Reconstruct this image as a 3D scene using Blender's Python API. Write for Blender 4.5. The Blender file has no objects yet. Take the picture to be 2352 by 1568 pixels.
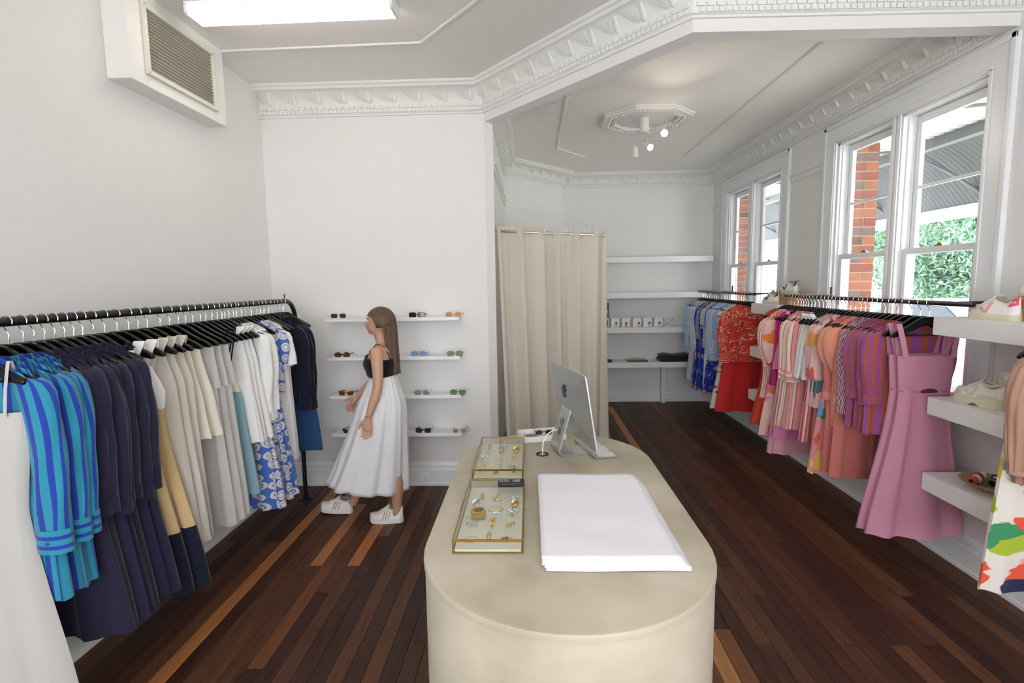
import bpy, math, random
from math import pi, sin, cos, radians as rad, sqrt
from mathutils import Vector, Matrix
random.seed(7)
scn = bpy.context.scene
COL = scn.collection

# ------------------------------------------------------------------ camera
H = 1.75
cam_d = bpy.data.cameras.new('camera')
cam = bpy.data.objects.new('camera', cam_d); COL.objects.link(cam)
cam_d.sensor_width = 36.0; cam_d.lens = 36.0 * 1205.0 / 2352.0
cam_d.clip_start = 0.05; cam_d.clip_end = 200
_p, _y, _r = rad(6.32), rad(2.0), rad(0.86)
_F = Vector((-sin(_y) * cos(_p), cos(_y) * cos(_p), -sin(_p)))
_R = Vector((cos(_y), sin(_y), 0)); _U = _R.cross(_F)
_R2 = _R * cos(_r) - _U * sin(_r); _U2 = _U * cos(_r) + _R * sin(_r)
M = Matrix((_R2, _U2, -_F)).transposed().to_4x4(); M.translation = (0, 0, H)
cam.matrix_world = M
scn.camera = cam

# ------------------------------------------------------------------ world, sun, window daylight, exposure
world = bpy.data.worlds.new('sky'); scn.world = world; world.use_nodes = True
bg = world.node_tree.nodes['Background']
bg.inputs['Color'].default_value = (0.935, 0.955, 1.0, 1); bg.inputs['Strength'].default_value = 7.5
sun_d = bpy.data.lights.new('sun', 'SUN'); sun_d.energy = 9.0; sun_d.angle = rad(0.6); sun_d.color = (1.0, 0.95, 0.87)
sun = bpy.data.objects.new('sun', sun_d); COL.objects.link(sun)
sun.rotation_euler = (rad(28), rad(14), 0)

def area(name, loc, rot, sx, sy, power, color):
    d = bpy.data.lights.new(name, 'AREA'); d.shape = 'RECTANGLE'; d.size = sx; d.size_y = sy
    d.energy = power; d.color = color
    o = bpy.data.objects.new(name, d); COL.objects.link(o); o.location = loc; o.rotation_euler = rot
    return o
# daylight through the shop front glazing behind the camera
area('shopfront_daylight', (0.2, -2.5, 1.65), (rad(104), 0, 0), 4.2, 2.5, 4, (1.0, 0.985, 0.96))
# daylight through the two sash windows of the right wall
for _wy in (3.9, 6.33):          # sampling portals: the light itself is the sky's
    area('window_portal', (2.76, _wy, 1.95), (rad(90), 0, rad(90)), 1.4, 1.9, 1, (1, 1, 1)).data.cycles.is_portal = True
scn.view_settings.view_transform = 'Standard'; scn.view_settings.look = 'None'
scn.view_settings.gamma = 1.0; scn.view_settings.use_curve_mapping = False
scn.view_settings.exposure = 0.07
scn.cycles.use_denoising = True
scn.cycles.max_bounces = 8; scn.cycles.diffuse_bounces = 5; scn.cycles.glossy_bounces = 4
scn.cycles.transparent_max_bounces = 12; scn.cycles.transmission_bounces = 6
scn.cycles.caustics_reflective = False; scn.cycles.caustics_refractive = False
scn.cycles.sample_clamp_indirect = 6.0

# ------------------------------------------------------------------ helpers
def C(h, a=1.0):
    h = h.lstrip('#'); v = [int(h[i:i + 2], 16) / 255 for i in (0, 2, 4)]
    return tuple((x / 12.92 if x <= .04045 else ((x + .055) / 1.055) ** 2.4) for x in v) + (a,)

class MB:
    def __init__(s): s.v = []; s.f = []; s.uv = []; s.mi = []; s.cur = 0
    def add(s, vs, fs, uvs=None):
        b = len(s.v); s.v += [tuple(v) for v in vs]
        for k, f in enumerate(fs):
            s.f.append(tuple(b + i for i in f)); s.mi.append(s.cur)
            if uvs is not None: s.uv.append([uvs[i] for i in f] if not isinstance(uvs[0], list) else uvs[k])
            else: s.uv.append(None)
        return s
    def box(s, x0, x1, y0, y1, z0, z1):
        v = [(x0, y0, z0), (x1, y0, z0), (x1, y1, z0), (x0, y1, z0), (x0, y0, z1), (x1, y0, z1), (x1, y1, z1), (x0, y1, z1)]
        return s.add(v, [(0, 3, 2, 1), (4, 5, 6, 7), (0, 1, 5, 4), (1, 2, 6, 5), (2, 3, 7, 6), (3, 0, 4, 7)])
    def cbox(s, cx, cy, cz, dx, dy, dz): return s.box(cx - dx / 2, cx + dx / 2, cy - dy / 2, cy + dy / 2, cz - dz / 2, cz + dz / 2)
    def quad(s, a, b, c, d): return s.add([a, b, c, d], [(0, 1, 2, 3)])
    def tube(s, pts, r, n=8, cap=True, closed=False, sq=None):
        pts = [Vector(p) for p in pts]; m = len(pts)
        rs = r if isinstance(r, (list, tuple)) else [r] * m
        vs = []; up = None
        for i, p in enumerate(pts):
            if closed: t = pts[(i + 1) % m] - pts[i - 1]
            else: t = pts[min(i + 1, m - 1)] - pts[max(i - 1, 0)]
            if t.length < 1e-9: t = Vector((0, 0, 1))
            t.normalize()
            if up is None: up = Vector((0, 0, 1)) if abs(t.z) < .9 else Vector((0, 1, 0))
            a = up - t * up.dot(t)
            if a.length < 1e-6: a = t.orthogonal()
            a.normalize(); b = t.cross(a); up = a
            rr = rs[i]; ra, rb = (rr if isinstance(rr, tuple) else (rr, rr))
            for k in range(n):
                an = 2 * pi * k / n; vs.append(p + a * cos(an) * ra + b * sin(an) * rb)
        fs = []
        for i in range(m if closed else m - 1):
            j = (i + 1) % m
            for k in range(n):
                k2 = (k + 1) % n; fs.append((i * n + k, i * n + k2, j * n + k2, j * n + k))
        if cap and not closed:
            fs.append(tuple(reversed(range(n)))); fs.append(tuple((m - 1) * n + k for k in range(n)))
        return s.add(vs, fs)
    def cyl(s, a, b, r, n=12, r2=None): return s.tube([a, b], [r, r if r2 is None else r2], n)
    def lathe(s, prof, n=24, c=(0, 0, 0), cap=True):
        vs = [(c[0] + r * cos(2 * pi * k / n), c[1] + r * sin(2 * pi * k / n), c[2] + z) for r, z in prof for k in range(n)]
        fs = [(i * n + k, i * n + (k + 1) % n, (i + 1) * n + (k + 1) % n, (i + 1) * n + k) for i in range(len(prof) - 1) for k in range(n)]
        if cap: fs.append(tuple(reversed(range(n)))); fs.append(tuple((len(prof) - 1) * n + k for k in range(n)))
        return s.add(vs, fs)
    def prism(s, poly, axis, a0, a1):
        # poly of 2D points extruded along axis ('x','y','z')
        def P(p, a): return {'x': (a, p[0], p[1]), 'y': (p[0], a, p[1]), 'z': (p[0], p[1], a)}[axis]
        n = len(poly); vs = [P(p, a0) for p in poly] + [P(p, a1) for p in poly]
        fs = [tuple(range(n)), tuple(reversed(range(n, 2 * n)))] + [(i, i + n, (i + 1) % n + n, (i + 1) % n) for i in range(n)]
        return s.add(vs, fs)
    def ell(s, c, r, n=16, m=10, zc=None):
        vs = [(c[0], c[1], c[2] + r[2])]
        for i in range(1, m):
            ph = pi * i / m
            for k in range(n): vs.append((c[0] + r[0] * sin(ph) * cos(2 * pi * k / n), c[1] + r[1] * sin(ph) * sin(2 * pi * k / n), c[2] + r[2] * cos(ph)))
        vs.append((c[0], c[1], c[2] - r[2])); fs = []
        for k in range(n): fs.append((0, 1 + k, 1 + (k + 1) % n))
        for i in range(m - 2):
            for k in range(n): fs.append((1 + i * n + k, 1 + (i + 1) * n + k, 1 + (i + 1) * n + (k + 1) % n, 1 + i * n + (k + 1) % n))
        b = 1 + (m - 2) * n
        for k in range(n): fs.append((b + k, len(vs) - 1, b + (k + 1) % n))
        return s.add(vs, fs)
    def grid(s, fn, nu, nv, closed_u=False, uv=None):
        vs = []; uvs = []
        for j in range(nv + 1):
            for i in range(nu + 1):
                p = fn(i / nu, j / nv); vs.append(p[:3] if len(p) > 3 else p); uvs.append(p[3:5] if len(p) > 3 else (i / nu, j / nv))
        W = nu + 1
        return s.add(vs, [(j * W + i, j * W + i + 1, (j + 1) * W + i + 1, (j + 1) * W + i) for j in range(nv) for i in range(nu)], uvs)
    def mesh(s, name, mats, smooth=True, ang=40, merge=False, fixn=False):
        me = bpy.data.meshes.new(name); me.from_pydata(s.v, [], s.f)
        for m_ in (mats if isinstance(mats, (list, tuple)) else [mats]): me.materials.append(m_)
        if any(s.mi): me.polygons.foreach_set('material_index', s.mi)
        if any(u is not None for u in s.uv):
            l = me.uv_layers.new(name='UVMap'); flat = []
            for f, u in zip(s.f, s.uv):
                for k in range(len(f)): flat += (list(u[k]) if u is not None else [0, 0])
            l.data.foreach_set('uv', flat)
        if fixn or merge:
            import bmesh
            bm = bmesh.new(); bm.from_mesh(me)
            if merge: bmesh.ops.remove_doubles(bm, verts=bm.verts, dist=1e-5)
            bmesh.ops.recalc_face_normals(bm, faces=bm.faces); bm.to_mesh(me); bm.free()
        if smooth:
            me.polygons.foreach_set('use_smooth', [True] * len(me.polygons)); me.set_sharp_from_angle(angle=rad(ang))
        me.update(); return me

def link(o, parent=None, loc=None, rot=None):
    COL.objects.link(o)
    if parent is not None: o.parent = parent
    if loc is not None: o.location = loc
    if rot is not None: o.rotation_euler = rot
    return o
def obj(name, mb, mats, parent=None, loc=None, rot=None, bevel=0, seg=1, smooth=True, ang=40, fixn=True, label=None):
    me = mb if isinstance(mb, bpy.types.Mesh) else mb.mesh(name, mats, smooth, ang, fixn=fixn)
    o = bpy.data.objects.new(name, me); link(o, parent, loc, rot)
    if bevel:
        m = o.modifiers.new('bevel', 'BEVEL'); m.width = bevel; m.segments = seg; m.limit_method = 'ANGLE'; m.angle_limit = rad(50); m.harden_normals = False
    if label: o['label'] = label
    return o
def tag(o, label, cat, group=None, kind=None):
    if label: o['label'] = label
    if cat: o['category'] = cat
    if group: o['group'] = group
    if kind: o['kind'] = kind
    return o
def thing(name, label, cat, loc=(0, 0, 0), rz=0, group=None, rot=None):
    o = bpy.data.objects.new(name, None); COL.objects.link(o); o.location = loc; o.rotation_euler = rot or (0, 0, rz)
    o.empty_display_size = .1
    return tag(o, label, cat, group)
def struct(name, mb, mats, **k):
    o = obj(name, mb, mats, **k)
    if o.parent is None: o['kind'] = 'structure'
    return o

# ------------------------------------------------------------------ materials
def _nt(name):
    m = bpy.data.materials.new(name); m.use_nodes = True; nt = m.node_tree
    return m, nt, nt.nodes['Principled BSDF']
def N(nt, t, **k):
    n = nt.nodes.new(t)
    for a, b in k.items():
        if a in n.inputs: n.inputs[a].default_value = b
        else: setattr(n, a, b)
    return n
def mat(name, col, rough=.6, metal=0, bump=0, bscale=200, sheen=0, coat=0, trans=0, emit=None, es=0, var=0, vscale=3, spec=None, alpha=None, ior=None, sss=0):
    m, nt, b = _nt(name); c = C(col) if isinstance(col, str) else col
    b.inputs['Base Color'].default_value = c; b.inputs['Roughness'].default_value = rough; b.inputs['Metallic'].default_value = metal
    b.inputs['Sheen Weight'].default_value = sheen; b.inputs['Coat Weight'].default_value = coat; b.inputs['Transmission Weight'].default_value = trans
    if ior: b.inputs['IOR'].default_value = ior
    if spec is not None: b.inputs['Specular IOR Level'].default_value = spec
    if emit: b.inputs['Emission Color'].default_value = C(emit); b.inputs['Emission Strength'].default_value = es
    if sss: b.inputs['Subsurface Weight'].default_value = sss; b.inputs['Subsurface Radius'].default_value = (.02, .008, .004)
    tc = None
    if bump or var: tc = N(nt, 'ShaderNodeTexCoord')
    if var:
        n = N(nt, 'ShaderNodeTexNoise'); n.inputs['Scale'].default_value = vscale; n.inputs['Detail'].default_value = 5
        nt.links.new(tc.outputs['Object'], n.inputs['Vector'])
        mx = N(nt, 'ShaderNodeMixRGB', blend_type='MIX'); r = N(nt, 'ShaderNodeMapRange'); r.inputs['From Min'].default_value = .3; r.inputs['From Max'].default_value = .7
        nt.links.new(n.outputs['Fac'], r.inputs['Value']); nt.links.new(r.outputs['Result'], mx.inputs['Fac'])
        mx.inputs['Color1'].default_value = tuple(x * (1 - var) for x in c[:3]) + (1,); mx.inputs['Color2'].default_value = tuple(min(1, x * (1 + var)) for x in c[:3]) + (1,)
        nt.links.new(mx.outputs['Color'], b.inputs['Base Color'])
    if bump:
        n = N(nt, 'ShaderNodeTexNoise'); n.inputs['Scale'].default_value = bscale; n.inputs['Detail'].default_value = 3
        nt.links.new(tc.outputs['Object'], n.inputs['Vector'])
        bp = N(nt, 'ShaderNodeBump'); bp.inputs['Strength'].default_value = bump; bp.inputs['Distance'].default_value = .002
        nt.links.new(n.outputs['Fac'], bp.inputs['Height']); nt.links.new(bp.outputs['Normal'], b.inputs['Normal'])
    return m
def ramp(nt, stops, mode='CONSTANT'):
    r = N(nt, 'ShaderNodeValToRGB'); e = r.color_ramp; e.interpolation = mode
    e.elements[0].position = stops[0][0]; e.elements[0].color = C(stops[0][1])
    e.elements[1].position = stops[1][0]; e.elements[1].color = C(stops[1][1])
    for p, c in stops[2:]:
        x = e.elements.new(p); x.color = C(c)
    return r
def cloth_base(name, rough=.85, sheen=.2):
    m, nt, b = _nt(name); b.inputs['Roughness'].default_value = rough; b.inputs['Sheen Weight'].default_value = sheen; b.inputs['Specular IOR Level'].default_value = .2
    uv = N(nt, 'ShaderNodeUVMap'); uv.uv_map = 'UVMap'
    return m, nt, b, uv
def weave(nt, b, uv, s=.25):
    n = N(nt, 'ShaderNodeTexNoise'); n.inputs['Scale'].default_value = 14; n.inputs['Detail'].default_value = 4
    mp = N(nt, 'ShaderNodeMapping'); mp.inputs['Scale'].default_value = (3, .7, 1)
    nt.links.new(uv.outputs['UV'], mp.inputs['Vector']); nt.links.new(mp.outputs['Vector'], n.inputs['Vector'])
    bp = N(nt, 'ShaderNodeBump'); bp.inputs['Strength'].default_value = s; bp.inputs['Distance'].default_value = .01
    nt.links.new(n.outputs['Fac'], bp.inputs['Height']); nt.links.new(bp.outputs['Normal'], b.inputs['Normal'])
def solid(name, col, rough=.85, sheen=.15):
    m, nt, b, uv = cloth_base(name, rough, sheen); b.inputs['Base Color'].default_value = C(col); weave(nt, b, uv); return m
def stripes(name, stops, period, axis='X', slant=0):
    m, nt, b, uv = cloth_base(name); sp = N(nt, 'ShaderNodeSeparateXYZ'); nt.links.new(uv.outputs['UV'], sp.inputs['Vector'])
    src = sp.outputs[axis]
    if slant:
        mm = N(nt, 'ShaderNodeMath', operation='MULTIPLY_ADD'); nt.links.new(sp.outputs['Y' if axis == 'X' else 'X'], mm.inputs[0]); mm.inputs[1].default_value = slant
        nt.links.new(src, mm.inputs[2]); src = mm.outputs[0]
    d = N(nt, 'ShaderNodeMath', operation='DIVIDE'); nt.links.new(src, d.inputs[0]); d.inputs[1].default_value = period
    f = N(nt, 'ShaderNodeMath', operation='FRACT'); nt.links.new(d.outputs[0], f.inputs[0])
    r = ramp(nt, stops); nt.links.new(f.outputs[0], r.inputs['Fac']); nt.links.new(r.outputs['Color'], b.inputs['Base Color']); weave(nt, b, uv); return m
def vor(name, ground, cols, scale, thr=.35, soft=.02, feature='F1', dist='EUCLIDEAN', warp=.3, ring=None, stretch=(1, 1, 1), rndm=1.0):
    """blotches of random colours on a ground colour"""
    m, nt, b, uv = cloth_base(name)
    mp = N(nt, 'ShaderNodeMapping'); mp.inputs['Scale'].default_value = stretch; nt.links.new(uv.outputs['UV'], mp.inputs['Vector'])
    nz = N(nt, 'ShaderNodeTexNoise'); nz.inputs['Scale'].default_value = scale * 1.5; nt.links.new(mp.outputs['Vector'], nz.inputs['Vector'])
    ad = N(nt, 'ShaderNodeMixRGB', blend_type='ADD'); ad.inputs['Fac'].default_value = warp / scale * 2; nt.links.new(mp.outputs['Vector'], ad.inputs['Color1']); nt.links.new(nz.outputs['Color'], ad.inputs['Color2'])
    v = N(nt, 'ShaderNodeTexVoronoi', feature=feature, distance=dist, voronoi_dimensions='2D'); v.inputs['Scale'].default_value = scale; v.inputs['Randomness'].default_value = rndm; nt.links.new(ad.outputs['Color'], v.inputs['Vector'])
    sp = N(nt, 'ShaderNodeSeparateXYZ'); nt.links.new(v.outputs['Color'], sp.inputs['Vector'])
    r = ramp(nt, [(i / len(cols), c) for i, c in enumerate(cols)] if len(cols) > 1 else [(0, cols[0]), (1, cols[0])]); nt.links.new(sp.outputs['X'], r.inputs['Fac'])
    mr = N(nt, 'ShaderNodeMapRange'); mr.inputs['From Min'].default_value = thr; mr.inputs['From Max'].default_value = thr + soft
    nt.links.new(v.outputs['Distance'], mr.inputs['Value'])
    mx = N(nt, 'ShaderNodeMixRGB'); nt.links.new(mr.outputs['Result'], mx.inputs['Fac']); nt.links.new(r.outputs['Color'], mx.inputs['Color1']); mx.inputs['Color2'].default_value = C(ground)
    out = mx.outputs['Color']
    if ring:
        rr = N(nt, 'ShaderNodeValToRGB'); e = rr.color_ramp; e.interpolation = 'CONSTANT'; e.elements[0].color = (0, 0, 0, 1)
        e.elements[1].position = ring[0]; e.elements[1].color = (1, 1, 1, 1); x = e.elements.new(ring[1]); x.color = (0, 0, 0, 1)
        nt.links.new(v.outputs['Distance'], rr.inputs['Fac']); m2 = N(nt, 'ShaderNodeMixRGB'); nt.links.new(rr.outputs['Color'], m2.inputs['Fac'])
        nt.links.new(out, m2.inputs['Color1']); m2.inputs['Color2'].default_value = C(ring[2]); out = m2.outputs['Color']
    nt.links.new(out, b.inputs['Base Color']); weave(nt, b, uv); return m
def waves(name, a, bcol, scale, width=.45, dist=6):
    m, nt, b, uv = cloth_base(name); w = N(nt, 'ShaderNodeTexWave', wave_type='RINGS'); w.inputs['Scale'].default_value = scale; w.inputs['Distortion'].default_value = dist; w.inputs['Detail Scale'].default_value = 1.2
    nt.links.new(uv.outputs['UV'], w.inputs['Vector']); r = ramp(nt, [(0, a), (width, bcol)]); nt.links.new(w.outputs['Fac'], r.inputs['Fac']); nt.links.new(r.outputs['Color'], b.inputs['Base Color']); weave(nt, b, uv); return m

WALL = mat('wall_paint', '#e8e7e5', .75, bump=.05, bscale=60)
CEIL = mat('ceiling_paint', '#f0eeea', .85)
TRIM = mat('trim_gloss_white', '#eceef0', .35)
PLAST = mat('plaster_ornament_white', '#e9e9e5', .6)
SHELF = mat('shelf_white', '#f0f0f0', .4)
BLACKM = mat('black_powder_coat', '#0d0d0e', .35)
HANG = mat('hanger_black_gloss', '#050505', .24, spec=.35)
CHROME = mat('chrome', '#d8dadd', .15, 1)
BRASS = mat('brass', '#b4934c', .28, 1)
GOLD = mat('gold_polished', '#e3bd6b', .22, 1)
SILV = mat('silver_polished', '#cfd5da', .2, 1)
ALU = mat('brushed_aluminium', '#c3c5c2', .38, .85)
ALU2 = mat('aluminium_edge', '#e4e8ee', .3, .6)
DARK = mat('dark_logo', '#2a3037', .3)
CARD = mat('cardboard', '#b38a66', .8, var=.04, vscale=8)
PAPER = mat('tissue_paper', '#eeeef6', .8)
CREAM = mat('cream_felt', '#e3dccb', .9)
SOCKET = mat('socket_white', '#f3f3f3', .3)

def wood():
    m, nt, b = _nt('floorboard_timber'); oi = N(nt, 'ShaderNodeObjectInfo'); tc = N(nt, 'ShaderNodeTexCoord')
    r = ramp(nt, [(0, '#3a2720'), (.14, '#553325'), (.28, '#42291f'), (.42, '#6b4531'), (.55, '#5c3225'), (.68, '#754c34'), (.8, '#4a2b22'), (.9, '#7c5238'), (.97, '#5f3e2d')], 'LINEAR')
    nt.links.new(oi.outputs['Random'], r.inputs['Fac'])
    ad = N(nt, 'ShaderNodeVectorMath', operation='ADD'); nt.links.new(tc.outputs['Object'], ad.inputs[0]); nt.links.new(oi.outputs['Random'], ad.inputs[1])
    mp = N(nt, 'ShaderNodeMapping'); mp.inputs['Scale'].default_value = (30, 1.6, 1); nt.links.new(ad.outputs[0], mp.inputs['Vector'])
    n = N(nt, 'ShaderNodeTexNoise'); n.inputs['Scale'].default_value = 2.2; n.inputs['Detail'].default_value = 8; n.inputs['Roughness'].default_value = .6; nt.links.new(mp.outputs['Vector'], n.inputs['Vector'])
    r2 = ramp(nt, [(.25, '#8c8480'), (.5, '#d2cecb'), (.78, '#ffffff')], 'LINEAR'); nt.links.new(n.outputs['Fac'], r2.inputs['Fac'])
    mx = N(nt, 'ShaderNodeMixRGB', blend_type='MULTIPLY'); mx.inputs['Fac'].default_value = 1; nt.links.new(r.outputs['Color'], mx.inputs['Color1']); nt.links.new(r2.outputs['Color'], mx.inputs['Color2'])
    g = N(nt, 'ShaderNodeGamma'); g.inputs['Gamma'].default_value = .97; nt.links.new(mx.outputs['Color'], g.inputs['Color'])
    nt.links.new(g.outputs['Color'], b.inputs['Base Color'])
    n2 = N(nt, 'ShaderNodeTexNoise'); n2.inputs['Scale'].default_value = 4; nt.links.new(tc.outputs['Object'], n2.inputs['Vector'])
    mr = N(nt, 'ShaderNodeMapRange'); mr.inputs['To Min'].default_value = .36; mr.inputs['To Max'].default_value = .58; nt.links.new(n2.outputs['Fac'], mr.inputs['Value']); nt.links.new(mr.outputs['Result'], b.inputs['Roughness'])
    b.inputs['Specular IOR Level'].default_value = .3
    return m
def lightwood(name, c1, c2):
    m, nt, b = _nt(name); tc = N(nt, 'ShaderNodeTexCoord')
    mp = N(nt, 'ShaderNodeMapping'); mp.inputs['Scale'].default_value = (24, 1.6, 1); nt.links.new(tc.outputs['Object'], mp.inputs['Vector'])
    n = N(nt, 'ShaderNodeTexNoise'); n.inputs['Scale'].default_value = 2; n.inputs['Detail'].default_value = 6; nt.links.new(mp.outputs['Vector'], n.inputs['Vector'])
    r = ramp(nt, [(.3, c1), (.7, c2)], 'LINEAR'); nt.links.new(n.outputs['Fac'], r.inputs['Fac'])
    mp2 = N(nt, 'ShaderNodeMapping'); mp2.inputs['Scale'].default_value = (9, 3, 1); nt.links.new(tc.outputs['Object'], mp2.inputs['Vector'])
    v = N(nt, 'ShaderNodeTexVoronoi'); v.inputs['Scale'].default_value = .9; nt.links.new(mp2.outputs['Vector'], v.inputs['Vector'])
    mr = N(nt, 'ShaderNodeMapRange'); mr.inputs['From Min'].default_value = .06; mr.inputs['From Max'].default_value = .13; nt.links.new(v.outputs['Distance'], mr.inputs['Value'])
    mx = N(nt, 'ShaderNodeMixRGB'); nt.links.new(mr.outputs['Result'], mx.inputs['Fac']); mx.inputs['Color1'].default_value = C('#2a150c'); nt.links.new(r.outputs['Color'], mx.inputs['Color2'])
    nt.links.new(mx.outputs['Color'], b.inputs['Base Color']); b.inputs['Roughness'].default_value = .42; b.inputs['Specular IOR Level'].default_value = .35
    return m
WOOD = wood(); LW1 = lightwood('floorboard_light_timber', '#9c6238', '#bd7b47'); LW2 = lightwood('floorboard_tan_timber', '#8a603a', '#b58250'); LW3 = lightwood('floorboard_brown_timber', '#5e3820', '#7e4d2c')
def plaster():
    m, nt, b = _nt('counter_microcement'); tc = N(nt, 'ShaderNodeTexCoord')
    n = N(nt, 'ShaderNodeTexNoise'); n.inputs['Scale'].default_value = 3.2; n.inputs['Detail'].default_value = 6; nt.links.new(tc.outputs['Object'], n.inputs['Vector'])
    r = ramp(nt, [(.3, '#aaa28d'), (.5, '#bdb5a1'), (.7, '#ccc3b1')], 'LINEAR'); nt.links.new(n.outputs['Fac'], r.inputs['Fac']); nt.links.new(r.outputs['Color'], b.inputs['Base Color'])
    n2 = N(nt, 'ShaderNodeTexNoise'); n2.inputs['Scale'].default_value = 30; n2.inputs['Detail'].default_value = 6; nt.links.new(tc.outputs['Object'], n2.inputs['Vector'])
    bp = N(nt, 'ShaderNodeBump'); bp.inputs['Strength'].default_value = .25; bp.inputs['Distance'].default_value = .003; nt.links.new(n2.outputs['Fac'], bp.inputs['Height']); nt.links.new(bp.outputs['Normal'], b.inputs['Normal'])
    b.inputs['Roughness'].default_value = .42; b.inputs['Specular IOR Level'].default_value = .35
    return m
MICRO = plaster()
def glassm(name, tint=(1, 1, 1, 1), refl=.03):
    m = bpy.data.materials.new(name); m.use_nodes = True; nt = m.node_tree; nt.nodes.clear()
    o = N(nt, 'ShaderNodeOutputMaterial'); t = N(nt, 'ShaderNodeBsdfTransparent'); t.inputs['Color'].default_value = tint
    g = N(nt, 'ShaderNodeBsdfGlossy'); g.inputs['Roughness'].default_value = .02; mx = N(nt, 'ShaderNodeMixShader')
    fr = N(nt, 'ShaderNodeLayerWeight'); fr.inputs['Blend'].default_value = .5
    pw = N(nt, 'ShaderNodeMath', operation='POWER'); nt.links.new(fr.outputs['Facing'], pw.inputs[0]); pw.inputs[1].default_value = 5
    ma = N(nt, 'ShaderNodeMath', operation='MULTIPLY_ADD'); nt.links.new(pw.outputs[0], ma.inputs[0]); ma.inputs[1].default_value = .6; ma.inputs[2].default_value = refl
    nt.links.new(ma.outputs[0], mx.inputs['Fac']); nt.links.new(t.outputs[0], mx.inputs[1]); nt.links.new(g.outputs[0], mx.inputs[2]); nt.links.new(mx.outputs[0], o.inputs['Surface'])
    return m
GLASS = glassm('clear_glass', (.97, .99, .98, 1))

# ================================================================== THE ROOM
XL, XR, YB, YB2, YF = -2.2, 2.6, 4.43, 7.63, -2.6
ZC, ZC2 = 3.35, 3.26
A = (-.355, 4.43); A2 = (-.29, 4.50); B_ = (.88, 2.98)
# ---- floor with single boards
fl = MB().box(XL - .1, XR + .1, YF, YB2 + .1, -.06, -.012)
FLOOR = struct('floor', fl, mat('floor_gap_dark', '#100a08', .9))
rnd = random.Random(3)
overr = {0: [(.5, 4.43, LW1)], 4: [(3.09, 4.02, LW1)], 7: [(3.09, 4.43, LW1)], 8: [(3.48, 4.43, LW3)], 2: [(4.015, 4.43, LW1)],
         35: [(3.6, 7.306, LW1)], 33: [(.5, 2.51, LW3), (6.4, 7.4, LW3)], 32: [(.5, 2.51, LW2), (5.6, 6.4, LW1)], 5: [(2.2, 3.09, LW3)], 27: [(.5, 2.3, LW3)]}
bcache = {}
def board(k, y0, y1, m):
    L = round(y1 - y0, 3); key = (L, m.name)
    if key not in bcache:
        w = .0392; g = .0012; z = 0; c = .0012
        mb = MB(); h = L / 2 - g
        vs = [(-w, -h, -.012), (w, -h, -.012), (w, h, -.012), (-w, h, -.012), (-w, -h, z - c), (w, -h, z - c), (w, h, z - c), (-w, h, z - c), (-w + c, -h + c, z), (w - c, -h + c, z), (w - c, h - c, z), (-w + c, h - c, z)]
        mb.add(vs, [(0, 1, 5, 4), (1, 2, 6, 5), (2, 3, 7, 6), (3, 0, 4, 7), (4, 5, 9, 8), (5, 6, 10, 9), (6, 7, 11, 10), (7, 4, 8, 11), (8, 9, 10, 11)])
        bcache[key] = mb.mesh('floorboard', m, False)
    o = bpy.data.objects.new('floorboard', bcache[key]); link(o, FLOOR, (-1.73 + .08 * k + .04, (y0 + y1) / 2, 0)); return o
for k in range(-6, 54):
    x = -1.73 + .08 * k
    yend = YB if x < -.36 else YB2
    segs = sorted(overr.get(k, [])); y = .5
    def fill(a, b):
        while b - a > .25:
            L = rnd.choice([1.1, 1.5, 1.9, 2.3, 2.9, 3.4])
            e = a + L if b - a - L > .7 else b
            board(k, a, e, WOOD); a = e
    for a, b, m in segs:
        fill(y, a); board(k, a, min(b, yend), m); y = b
    fill(y, yend)
struct('floor_front', MB().box(XL, XR, YF, .5, -.012, 0), WOOD)

# ---- walls
def wallbox(name, x0, x1, y0, y1, z0, z1, m=WALL): return struct(name, MB().box(x0, x1, y0, y1, z0, z1), m, smooth=False)
wallbox('wall_left', XL - .15, XL, YF, YB + .15, 0, ZC)
wallbox('wall_back', XL - .15, A[0], YB, YB + .10, 0, ZC)
# end of the back wall, cut at the angle of the diagonal opening
struct('wall_back_end', MB().prism([(A[0], YB), A2, (A2[0], 4.53), (A[0], 4.53)], 'z', 0, ZC), WALL, smooth=False)
wallbox('wall_far_left', -.45, -.30, 4.53, 6.6, 0, ZC2)
struct('wall_far_diagonal', MB().prism([(-.30, 6.6), (.48, 7.47), (.48, 7.63), (.48, 7.8), (-.45, 7.8), (-.45, 6.6)], 'z', 0, ZC2), WALL, smooth=False)
wallbox('wall_far_back', .48, XR + .25, YB2, YB2 + .15, 0, ZC2)
# right wall around the two windows
WIN = [(3.17, 4.635), (5.60, 7.065)]; WZ0, WZ1 = .95, 2.87
wr = MB(); T = .13
wr.box(XR, XR + T, YF, WIN[0][0], 0, ZC); wr.box(XR, XR + T, WIN[0][1], WIN[1][0], 0, ZC); wr.box(XR, XR + T, WIN[1][1], YB2, 0, ZC)
for a, b in WIN: wr.box(XR, XR + T, a, b, 0, WZ0); wr.box(XR, XR + T, a, b, WZ1, ZC)
struct('wall_right', wr, WALL, smooth=False)
# front wall behind the camera, with the shop front opening
wf = MB().box(XL, -1.95, YF - .15, YF, 0, ZC).box(2.35, XR, YF - .15, YF, 0, ZC).box(-1.95, 2.35, YF - .15, YF, 0, .4).box(-1.95, 2.35, YF - .15, YF, 2.9, ZC)
struct('wall_front', wf, WALL, smooth=False)

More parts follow.
